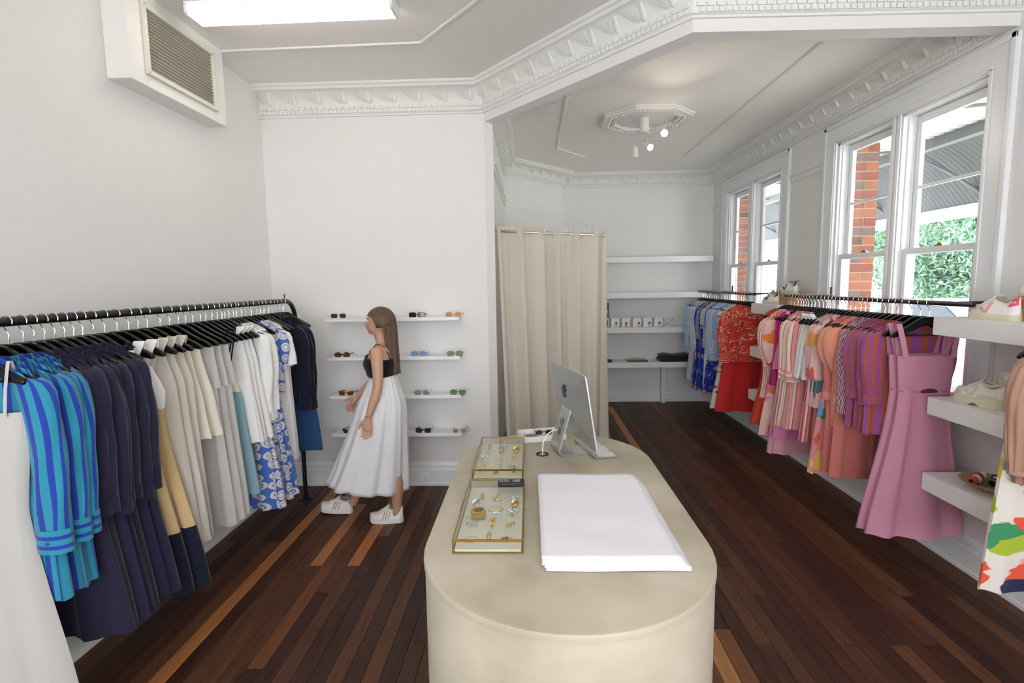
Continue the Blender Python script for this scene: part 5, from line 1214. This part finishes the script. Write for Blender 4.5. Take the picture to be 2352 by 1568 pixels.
S['wtank'] = dict(name='top', kind='strap', ztop=-.16, prof=[(0, .165, .02, 0), (.2, .20, .028, .003), (.7, .25, .04, .012)], bands=[(.66, F_WH, 'top_body')], straps=(F_WH, .05, .17))
S['wblouse'] = dict(name='blouse', kind='shoulder', prof=P((.7, .235, .036, .01)), bands=[(.64, F_WH, 'blouse_body')], sl=dict(L=.48, r0=.058, r1=.044, m=F_WH, cuff=F_WH, cl=.05), collar=F_WH)
S['geoskirt'] = dict(name='skirt', kind='clip', prof=[(0, .15, .016, .001), (.2, .19, .026, .006), (1.1, .28, .045, .022)], bands=[(1.08, F_GEO, 'skirt_panel')], nf=9)
S['geotop'] = dict(name='blouse', kind='shoulder', prof=P((.6, .22, .032, .008)), bands=[(.5, F_GEO, 'blouse_body')], sl=dict(L=.28, r0=.06, r1=.045, m=F_GEO, puff=.014), wref=.2)
S['frtee'] = dict(name='t_shirt', kind='shoulder', prof=P((.6, .225, .032, .008)), bands=[(.52, F_CR, 'shirt_body')], sl=dict(L=.26, r0=.062, r1=.066, m=F_WH, out=.05))
S['wtrous'] = dict(name='trousers', kind='clip', prof=[(0, .17, .016, .002), (.25, .2, .024, .003)], bands=[(.24, F_WH, 'waistband')], legs=(.68, .09, .105, F_WH))
S['cardi'] = dict(name='cardigan', kind='shoulder', prof=P((.7, .22, .034, .006)), bands=[(.62, F_NV2, 'cardigan_body')], sl=dict(L=.60, r0=.056, r1=.046, m=F_NV2, cuff=F_NV2, cl=.06, out=.05))
S['denim'] = dict(name='skirt', kind='clip', prof=[(0, .17, .016, 0), (.3, .21, .026, .003), (.95, .27, .036, .006)], bands=[(.94, F_DN, 'skirt_panel')], nf=4)
S['pinkdress'] = dict(name='sundress', cat='dress', kind='strap', ztop=-.305, prof=[(0, .165, .03, 0), (.22, .15, .038, .001), (.30, .155, .042, .008), (1.15, .29, .075, .030)], bands=[(.21, F_PK, 'bodice'), (.87, F_PK, 'skirt_panel')], straps=(F_PK, .034, .17), nf=7, extra=[lambda: ('cutout_shade_patch', MB().add([(.05 * cos(a), -.0435, -.505 + .013 * sin(a) - .006 * cos(a) ** 2) for a in [2 * pi * q / 20 for q in range(20)]], [tuple(range(20))]).mesh('cutout_shade_patch', solid('cutout_shadow', '#5e3244'), False), []), lambda: ('gather_seam', MB().tube([(x, -.047 - .004 * cos(x * 40), -.527 + .35 * max(0, -x - .02) ** 1.0) for x in [-.15 + .3 * q / 14 for q in range(15)]], .0022, 5).mesh('gather_seam', F_PK), [])])  # waist opening is a dark patch, its inner shade put into the colour
S['po'] = dict(name='shirt', kind='shoulder', prof=P((.6, .225, .034, .012), (.9, .23, .038, .014)), bands=[(.72, F_PO, 'shirt_body')], sl=dict(L=.42, r0=.07, r1=.055, m=F_PO, puff=.012, cuff=F_POH, cl=.06), collar=F_POH)
S['ps'] = dict(name='shirt', kind='shoulder', prof=P((.7, .225, .032, .01)), bands=[(.66, F_PS, 'shirt_body')], sl=dict(L=.54, r0=.052, r1=.042, m=F_PS, cuff=F_PS), collar=F_PS)
S['co'] = dict(name='blouse', kind='shoulder', prof=P((.6, .21, .034, .012), (.8, .20, .034, .01)), bands=[(.78, F_CO, 'blouse_body')], sl=dict(L=.32, r0=.06, r1=.04, m=F_CO, puff=.05, cuff=F_CO, cl=.02), nf=8)
S['kn'] = dict(name='cardigan', kind='shoulder', prof=P((1.25, .23, .036, .012)), bands=[(1.12, F_KN, 'cardigan_body')], sl=dict(L=.5, r0=.055, r1=.05, m=F_KN, cuff=F_KN2), placket=(F_KN2, F_KN2, 1.08))
S['fl'] = dict(name='dress', kind='strap', ztop=-.2, prof=[(0, .15, .02, 0), (.2, .18, .03, .004), (1.2, .28, .045, .02)], bands=[(1.06, F_FL, 'dress_body')], straps=(F_FL, .03, .16))
S['pp'] = dict(name='shirt', kind='shoulder', prof=P((.7, .235, .034, .008)), bands=[(.70, F_PP, 'shirt_body')], sl=dict(L=.42, r0=.062, r1=.058, m=F_PP), collar=F_CR)
S['pstrous'] = dict(name='trousers', kind='clip', prof=[(0, .17, .016, .002), (.25, .2, .024, .003)], bands=[(.24, F_PCS, 'waistband')], legs=(.66, .09, .12, F_PCS))
S['wr'] = dict(name='top', kind='strap', ztop=-.16, prof=[(0, .17, .02, .002), (.2, .21, .03, .008), (.6, .24, .036, .014)], bands=[(.46, F_WH, 'top_body')], straps=(F_WH, .04, .165), nf=12)
S['pc'] = dict(name='dress', kind='shoulder', prof=P((.6, .235, .036, .012), (1.1, .28, .044, .02)), bands=[(.96, F_PC, 'dress_body')], sl=dict(L=.42, r0=.066, r1=.06, m=F_PC, cuff=F_PCH, cl=.09, out=.045), collar=F_PCH)
S['psk'] = dict(name='skirt', kind='clip', prof=[(0, .16, .016, 0), (.2, .2, .03, .006), (1.15, .30, .05, .026)], bands=[(1.12, F_PK2, 'skirt_panel')], nf=8)
S['bpd'] = dict(name='dress', kind='shoulder', prof=P((.5, .21, .034, .01), (1.1, .28, .046, .024)), bands=[(1.08, F_PK3, 'dress_body')], nf=8)
S['drape'] = dict(name='blouse', kind='strap', ztop=-.17, prof=[(0, .15, .02, .002), (.3, .23, .034, .014), (.55, .27, .04, .02)], bands=[(.44, F_PK3, 'blouse_body')], straps=(F_PK2, .03, .15), nf=5)
S['mag'] = dict(name='top', kind='shoulder', prof=P((.7, .24, .034, .014)), bands=[(.66, F_MG, 'top_body')], nf=16)
S['op'] = dict(name='dress', kind='shoulder', prof=P((.6, .22, .036, .012), (1.15, .28, .046, .022)), bands=[(1.12, F_OP, 'dress_body')], sl=dict(L=.42, r0=.06, r1=.042, m=F_OP, puff=.04, cuff=F_MG, cl=.03))
S['rs'] = dict(name='robe', cat='dress', kind='shoulder', prof=P((.6, .22, .036, .012), (1.0, .26, .044, .018)), bands=[(.8, F_RS, 'dress_body')], sl=dict(L=.42, r0=.062, r1=.045, m=F_RS, puff=.045, cuff=F_RSH, cl=.05), collar=F_RSH)
S['or'] = dict(name='dress', kind='shoulder', prof=P((.6, .21, .034, .01), (1.1, .30, .046, .022)), bands=[(1.06, F_OR, 'dress_body')])
S['rl'] = dict(name='blouse', kind='shoulder', prof=P((.45, .23, .045, .016), (.6, .19, .045, .012), (.7, .22, .045, .014)), bands=[(.62, F_RL, 'blouse_body')], sl=dict(L=.46, r0=.07, r1=.05, m=F_RL, puff=.018, cuff=F_RLS, cl=.11, out=.06), collar=F_RL)
S['rsk'] = dict(name='skirt', kind='clip', prof=[(0, .17, .02, 0), (.3, .21, .034, .008), (1.1, .29, .05, .03)], bands=[(1.06, F_RD, 'skirt_panel')], nf=7)
S['wrf'] = dict(name='dress', kind='shoulder', prof=P((.6, .22, .036, .012), (1.2, .32, .05, .024)), bands=[(1.16, F_WR, 'dress_body')], sl=dict(L=.4, r0=.06, r1=.05, m=F_WR))
S['lb'] = dict(name='shirt', kind='shoulder', prof=P((.7, .235, .034, .01)), bands=[(.62, F_LB, 'shirt_body')], sl=dict(L=.36, r0=.065, r1=.06, m=F_LB), collar=F_LB)
S['lb2'] = dict(name='shirt', kind='shoulder', prof=P((.7, .235, .034, .01)), bands=[(.68, F_LB2, 'shirt_body')], sl=dict(L=.5, r0=.06, r1=.05, m=F_LB2, cuff=F_LB2), collar=F_LB2)
S['bp'] = dict(name='shirt', kind='shoulder', prof=P((.7, .235, .034, .01)), bands=[(.66, F_BP, 'shirt_body')], sl=dict(L=.5, r0=.06, r1=.05, m=F_BP, cuff=F_BPH), collar=F_BPH)
S['wemb'] = dict(name='top', kind='shoulder', prof=P((.7, .22, .034, .012)), bands=[(.56, F_OFF, 'top_body')], sl=dict(L=.22, r0=.06, r1=.06, m=F_OFF))
S['rb'] = dict(name='dress', kind='shoulder', prof=P((.6, .22, .034, .01), (1.15, .27, .046, .02)), bands=[(1.1, F_RB, 'dress_body')], sl=dict(L=.34, r0=.06, r1=.05, m=F_RB))
S['ge'] = dict(name='shirt', kind='shoulder', prof=P((.7, .22, .034, .01)), bands=[(.62, F_GE, 'shirt_body')], sl=dict(L=.4, r0=.06, r1=.055, m=F_GE))
S['bpd2'] = dict(name='dress', kind='shoulder', prof=P((.6, .22, .034, .01), (1.1, .26, .046, .02)), bands=[(1.04, F_BP, 'dress_body')], sl=dict(L=.4, r0=.06, r1=.05, m=F_BP))
S['bb'] = dict(name='blouse', kind='shoulder', prof=P((.5, .225, .05, .012), (.75, .24, .055, .014)), bands=[(.62, F_BB, 'blouse_body')], sl=dict(L=.50, r0=.070, r1=.055, m=F_BB, puff=.014, pleat=.006, cuff=F_BB, cl=.02, out=.05), nf=11)
S['mc'] = dict(name='trousers', kind='clip', prof=[(0, .18, .02, .002), (.3, .23, .034, .004)], bands=[(.26, F_MC, 'waistband')], legs=(.76, .12, .16, F_MC))

ORD = ['first', 'second', 'third', 'fourth', 'fifth', 'sixth', 'seventh', 'eighth']
def fill_rack(x, z, place, items, seedb):
    """items: (noun, spec key, [Y...]); nearest Y first"""
    k = seedb
    for noun, key, ys in items:
        for i, y in enumerate(ys):
            if len(ys) > 1: short = '%s %s from the camera end of %s' % (ORD[i], noun, place)
            else: short = '%s on %s' % (noun, place)
            r = random.Random(k * 7 + 1); rz = rad(r.uniform(-4, 4)); dz = r.uniform(-.002, .002)
            if key:
                garment(S[key], (x + r.uniform(-.008, .008), y, z), rz, short, '%ss on %s' % (noun, place), k)
                hanger(x, y, z, rz, 'black hanger with ' + short, 'black hangers on ' + place, clips=S[key]['kind'] == 'clip')
            else: hanger(x, y, z, rad(-6), noun + ' on ' + place, 'black hangers on ' + place)
            k += 1
def sp(a, b, n): return [a + (b - a) * i / (n - 1) for i in range(n)]
fill_rack(-1.88, 1.64, 'left rack', [
    ('off-white strappy dress', 'strap_white', [1.65]), ('blue striped shirt dress', 'stripe', [1.70, 1.765, 1.82]), ('navy shirt dress', 'navy', sp(1.875, 2.135, 7)), ('black-white striped top', 'bwtop', [2.19]),
    ('white and sand dress', 'sand', [2.25, 2.32]), ('beige linen dress', 'beige', [2.39, 2.45, 2.51]), ('short cream top', 'beigetop', [2.60, 2.67]), ('stone grey trousers', 'stone', [2.74, 2.80, 2.86]),
    ('cream and blue dress', 'creamblue', [2.93, 2.98]), ('white sleeveless top', 'wtank', [3.04, 3.09, 3.14]), ('blue print skirt', 'geoskirt', [3.17, 3.30, 3.36]), ('white long-sleeved blouse', 'wblouse', [3.215, 3.265]),
    ('blue print blouse', 'geotop', [3.41]), ('frayed white T-shirt', 'frtee', [3.48]), ('white trousers', 'wtrous', [3.55, 3.60, 3.65]), ('navy cardigan', 'cardi', [3.72, 3.77, 3.82]), ('blue denim skirt', 'denim', [3.875]),
    ('bare black hanger, last one, tilted outward', None, [3.945])], 100)
fill_rack(RX, RZ, 'near right rail', [
    ('dusty pink sundress', 'pinkdress', [3.10, 3.17]), ('purple-orange striped shirt', 'po', [3.24, 3.30, 3.36, 3.42]), ('finely striped purple shirt', 'ps', [3.48, 3.53]), ('coral knit cardigan', 'kn', [3.58, 3.68]), ('peach puff-sleeved blouse', 'co', [3.63, 3.73]),
    ('pink garden print dress', 'fl', [3.79]), ('pink patchwork print shirt', 'pp', [3.85, 3.90, 3.95]), ('pink striped trousers', 'pstrous', [4.0]), ('white ruffled top', 'wr', [4.05, 4.10, 4.15]), ('pink-cream striped dress', 'pc', [4.20, 4.26, 4.32]),
    ('bright pink dress', 'bpd', [4.37]), ('pale pink long skirt', 'psk', [4.42]), ('draped pink blouse', 'drape', [4.46]), ('magenta pleated top', 'mag', [4.50, 4.54]), ('orange-pink floral dress', 'op', [4.59]), ('red-white striped robe', 'rs', [4.65]), ('orange-red long dress', 'or', [4.71, 4.76])], 300)
fill_rack(RX, RZ, 'far right rail', [
    ('red leaf print blouse', 'rl', [5.60]), ('scarlet long skirt', 'rsk', [5.67]), ('white-rust floral dress', 'wrf', [5.74, 5.80]), ('light blue shirt', 'lb', [5.87, 5.94]), ('blue pinstriped shirt', 'bp', [6.01]), ('pale blue shirt', 'lb2', [6.08, 6.15]),
    ('royal blue floral dress', 'rb', [6.22, 6.44, 6.58]), ('white embroidered top', 'wemb', [6.29, 6.36]), ('white trousers', 'wtrous', [6.40]), ('grey embroidered shirt', 'ge', [6.51]), ('blue-white striped shirt', 'bp', [6.65, 6.73]), ('blue-white striped dress', 'bpd2', [6.81, 6.89]), ('light blue dress shirt', 'lb2', [6.97, 7.05])], 500)
fill_rack(RX - .05, RZ, 'foremost right rail', [('beige-pink gathered blouse', 'bb', [2.18]), ('multicoloured print trousers', 'mc', [2.25])], 700)

# ================================================================== THE WALKING WOMAN (profile, facing left)
def woman():
    SK = mat('skin', '#c79a80', .55, sss=.08); HR = mat('hair_brown', '#5a4534', .6, bump=.4, bscale=120, var=.25, vscale=30)
    t = thing('person', 'woman walking left in black bandeau top and long white skirt by the shelves', 'person', (-1.08, 3.78, 0))
    mb = MB()
    def ring_loft(rings, n=20):
        vs = []
        for (cx, cy, cz, rx, ry) in rings:
            for k in range(n): a = 2 * pi * k / n; vs.append((cx + rx * cos(a), cy + ry * sin(a), cz))
        m = len(rings)
        mb.add(vs, [(i * n + k, i * n + (k + 1) % n, (i + 1) * n + (k + 1) % n, (i + 1) * n + k) for i in range(m - 1) for k in range(n)] + [tuple(reversed(range(n))), tuple((m - 1) * n + k for k in range(n))])
    # forward is -x; torso leans slightly forward
    ring_loft([(.02, 0, .72, .09, .13), (.025, 0, .80, .115, .165), (.02, 0, .88, .108, .158), (.005, 0, .98, .082, .122), (-.003, 0, 1.04, .080, .118), (-.012, 0, 1.12, .096, .130), (-.018, 0, 1.18, .104, .138), (-.012, 0, 1.24, .092, .150), (-.004, 0, 1.285, .070, .150), (0, 0, 1.315, .052, .105), (.000, 0, 1.335, .044, .058)])
    mb.ell((-.072, -.06, 1.165), (.045, .052, .048)); mb.ell((-.072, .06, 1.165), (.045, .052, .048))     # bust
    mb.tube([(.004, 0, 1.30), (-.006, 0, 1.36), (-.022, 0, 1.42)], [(.050, .052), (.043, .045), (.044, .046)], 16)      # neck
    # head
    mb.ell((-.018, 0, 1.492), (.086, .070, .088), 24, 16); mb.ell((-.045, 0, 1.462), (.062, .058, .070), 20, 14); mb.ell((-.072, 0, 1.418), (.030, .034, .026), 14, 10)
    mb.tube([(-.055, 0, 1.43), (-.005, 0, 1.43)], [(.030, .048), (.026, .052)], 14)
    mb.tube([(-.099, 0, 1.497), (-.110, 0, 1.478), (-.124, 0, 1.462), (-.108, 0, 1.453)], [(.008, .008), (.009, .011), (.0095, .014), (.007, .012)], 10)   # nose
    mb.ell((-.101, 0, 1.441), (.010, .020, .0058), 12, 8); mb.ell((-.099, 0, 1.431), (.010, .018, .0062), 12, 8)       # lips
    for s in (-1, 1):
        mb.tube([(-.092, s * .012, 1.508), (-.094, s * .030, 1.512), (-.082, s * .048, 1.506)], [.0065, .007, .005], 8)      # brow ridge
        mb.ell((.0, s * .070, 1.470), (.018, .008, .030), 12, 8)                                                  # ears
    # arms: near (left, -y) hangs a little back, far arm forward
    def arm(s, pts, rr):
        mb.tube(pts, rr, 14)
    mb.ell((.0, -.158, 1.275), (.047, .045, .048)); mb.ell((0, .158, 1.275), (.047, .045, .048))
    NA = [(.002, -.165, 1.28), (.008, -.183, 1.20), (.014, -.196, 1.12), (.012, -.206, 1.045), (-.010, -.216, .965), (-.038, -.226, .885), (-.058, -.232, .825)]
    arm(-1, NA, [.045, .042, .037, .034, .034, .027, .0205])
    FA = [(.0, .165, 1.28), (-.028, .180, 1.20), (-.062, .190, 1.125), (-.100, .190, 1.055), (-.160, .180, .995), (-.222, .170, .935), (-.262, .165, .895)]
    arm(1, FA, [.045, .042, .037, .034, .034, .027, .0205])
    def hand(w, d, side):
        w = Vector(w); d = Vector(d).normalized(); fwd = Vector((-1, 0, 0)); fwd = (fwd - d * fwd.dot(d)).normalized(); out = d.cross(fwd) * side
        p = w + d * .045
        mb.tube([w - d * .01, w + d * .02, w + d * .05, w + d * .078], [(.017, .021), (.015, .030), (.0145, .037), (.012, .036)] if abs(out.y) < 2 else .02, 12)
        for k, (o, L, r) in enumerate(((.027, .066, .0082), (.009, .076, .0084), (-.009, .071, .0080), (-.026, .056, .0072))):
            b = w + d * .066 + fwd * o; inn = -out * .012
            mb.tube([b - d * .02, b + d * L * .40 + fwd * o * .12, b + d * L * .72 + inn * .6 + fwd * o * .15, b + d * L * .97 + inn * 1.5 + fwd * o * .12], [r, r * .98, r * .9, r * .72], 8)
        b = w + d * .022 + fwd * .028
        mb.tube([w + d * .012 + fwd * .010, b + fwd * .010, b + d * .030 + fwd * .028, b + d * .052 + fwd * .032 - out * .006], [.013, .0105, .0090, .0072], 8)
    hand((-.060, -.233, .818), (-.10, -.02, -1), 1); hand((-.266, .164, .890), (-.55, -.05, -.83), -1)
    # legs: near (left) leg behind and planted, far (right) leg swinging forward
    mb.tube([(.03, -.075, .84), (.036, -.078, .66), (.045, -.078, .48), (.060, -.076, .42), (.078, -.072, .28), (.078, -.068, .16), (.074, -.066, .085), (.055, -.066, .05)], [.088, .076, .056, .052, .052, .038, .031, .034], 16)
    mb.tube([(-.0, .075, .84), (-.085, .076, .67), (-.165, .078, .50), (-.190, .078, .44), (-.235, .078, .30), (-.270, .078, .18), (-.290, .078, .105), (-.315, .078, .07)], [.088, .076, .056, .052, .052, .038, .031, .034], 16)
    body = obj('body', mb, SK, t, fixn=True)
    m = body.modifiers.new('one_skin', 'REMESH'); m.mode = 'VOXEL'; m.voxel_size = .0058; m.use_smooth_shade = True
    m = body.modifiers.new('soften', 'SMOOTH'); m.factor = .5; m.iterations = 4
    # eyes, brows, mouth colour
    EW = mat('eye_white', '#efe9e4', .2); EI = mat('iris_brown', '#3a2418', .2); LP = mat('lips_rose', '#b4605a', .5)
    for s in (-1, 1):
        e = obj('eye', MB().ell((-.0885, s * .0295, 1.4925), (.0105, .0125, .0095), 12, 8), EW, t)
        obj('iris', MB().ell((-.0965, s * .030, 1.4925), (.0032, .0055, .0055), 10, 6), EI, e)
        obj('eyebrow', MB().tube([(-.0985, s * .014, 1.515), (-.1, s * .030, 1.519), (-.087, s * .050, 1.512)], [.0018, .0026, .0012], 6), HR, t)
    obj('lips', MB().ell((-.1075, 0, 1.4405), (.0042, .0165, .0038), 10, 6).ell((-.1055, 0, 1.4325), (.0044, .0150, .0042), 10, 6), LP, t)
    # hair: cap plus long fall down the back
    hb = MB()
    vs = []; nU, nV = 26, 16
    def hairf(u, v):
        th = pi * v * .64; a = 2 * pi * u
        x = -.004 + .105 * sin(th) * cos(a); y = .083 * sin(th) * sin(a); z = 1.492 + .102 * cos(th)
        if x < -.030: z = max(z, 1.500 + min(.036, (-.030 - x) * 1.1)); x = max(x, -.094)
        return (x, y, z)
    hb.grid(hairf, nU, nV)
    def fall(u, v):
        a = -pi / 2 + .12 + (pi - .24) * u; z = 1.545 - .43 * v; w = (.058 + .020 * min(1, v * 5)) - .024 * v * (1 - .25 * max(0, v - .7)) + .005 * sin(u * 34 + v * 5); dx = .070 + .018 * min(1, v * 5) - .012 * v + .006 * sin(u * 21 + v * 3)
        x = .012 + .034 * v + dx * cos(a) * (1 - .08 * v); y = w * sin(a)
        return (x, y, z - .012 * abs(sin(u * 27)) * v)
    hb.grid(fall, 60, 24)
    o = obj('hair', hb, HR, t, ang=180); m = o.modifiers.new('volume', 'SOLIDIFY'); m.thickness = .007; m.offset = 0
    # bandeau top and straps
    BT = solid('bandeau_black', '#17181b')
    def band(u, v):
        a = 2 * pi * u; z = 1.095 + .125 * v; bl = .020 * math.exp(-((z - 1.165) / .045) ** 2) * (1 if cos(a) < 0 else 0) * abs(cos(a))
        rx = itp([(1.04, .084, .122, 0), (1.12, .100, .134, 0), (1.18, .108, .142, 0), (1.24, .098, .150, 0)], z)[0]; ry = itp([(1.04, .084, .122, 0), (1.12, .100, .134, 0), (1.18, .108, .142, 0), (1.24, .098, .146, 0)], z)[1]
        return (-.014 + (rx + bl) * cos(a) - .0, (ry) * sin(a), z + (.022 * max(0, -cos(a)) * v), u, v)
    o = obj('bandeau_top', MB().grid(band, 40, 8), BT, t, ang=180); m = o.modifiers.new('thick', 'SOLIDIFY'); m.thickness = .005; m.offset = 1
    for s in (-1, 1): obj('shoulder_strap', MB().tube([(-.085, s * .08, 1.232), (-.066, s * .092, 1.285), (-.020, s * .082, 1.333), (.030, s * .085, 1.315), (.068, s * .09, 1.25), (.08, s * .09, 1.21)], .0035, 6), BT, t)
    # long white skirt blown back over the leading leg
    SKT = solid('skirt_white', '#e9e9ec')
    def skirt(u, v):
        a = 2 * pi * u; z = 1.105 - .85 * v
        rx = .088 + .055 * min(1, v * 4) + .155 * v ** 1.25; ry = .126 + .062 * min(1, v * 3) + .03 * v
        cx = -.004 + .010 * min(1, v * 4) - .165 * v ** 1.35
        fo = .014 * v * (sin(9 * a + v * 2) + .6 * sin(15 * a + 1 + v)) + .002 * sin(24 * a)
        zz = z - .015 * v * cos(a) * 2
        return (cx + (rx + fo) * cos(a) , (ry + fo) * sin(a), zz, u * 1.2, v)
    o = obj('long_skirt', MB().grid(skirt, 110, 34), SKT, t, ang=180); m = o.modifiers.new('thick', 'SOLIDIFY'); m.thickness = .003
    obj('waistband', MB().grid(lambda u, v: (-.004 + .091 * cos(2 * pi * u), .129 * sin(2 * pi * u), 1.085 + .035 * v, u, v), 30, 2), SKT, o, ang=180)
    obj('bracelet', MB().tube([(-.054 + .026 * cos(a), -.231 + .026 * sin(a), .845 + .004 * cos(a)) for a in [2 * pi * k / 18 for k in range(18)]], .0022, 6, closed=True), GOLD, t)
    return t
W_ = woman()
def shoe_on(loc, rz, ry, lab):
    q = bpy.data.objects.new('shoe', None); link(q, W_, (loc[0] + 1.08, loc[1] - 3.78, loc[2]), (0, ry, rz)); q['label'] = lab
    sneaker((0, 0, 0), 0, '', stripes3=True, parent=q, L=.255, sole=SW)
    # heel patch
    return q
shoe_on((-1.085, 3.712, 0.0), 0, 0, 'white trainer with three slanted bronze stripes, planted behind')
shoe_on((-1.515, 3.858, .012), 0, rad(4), 'white trainer on the leading foot')
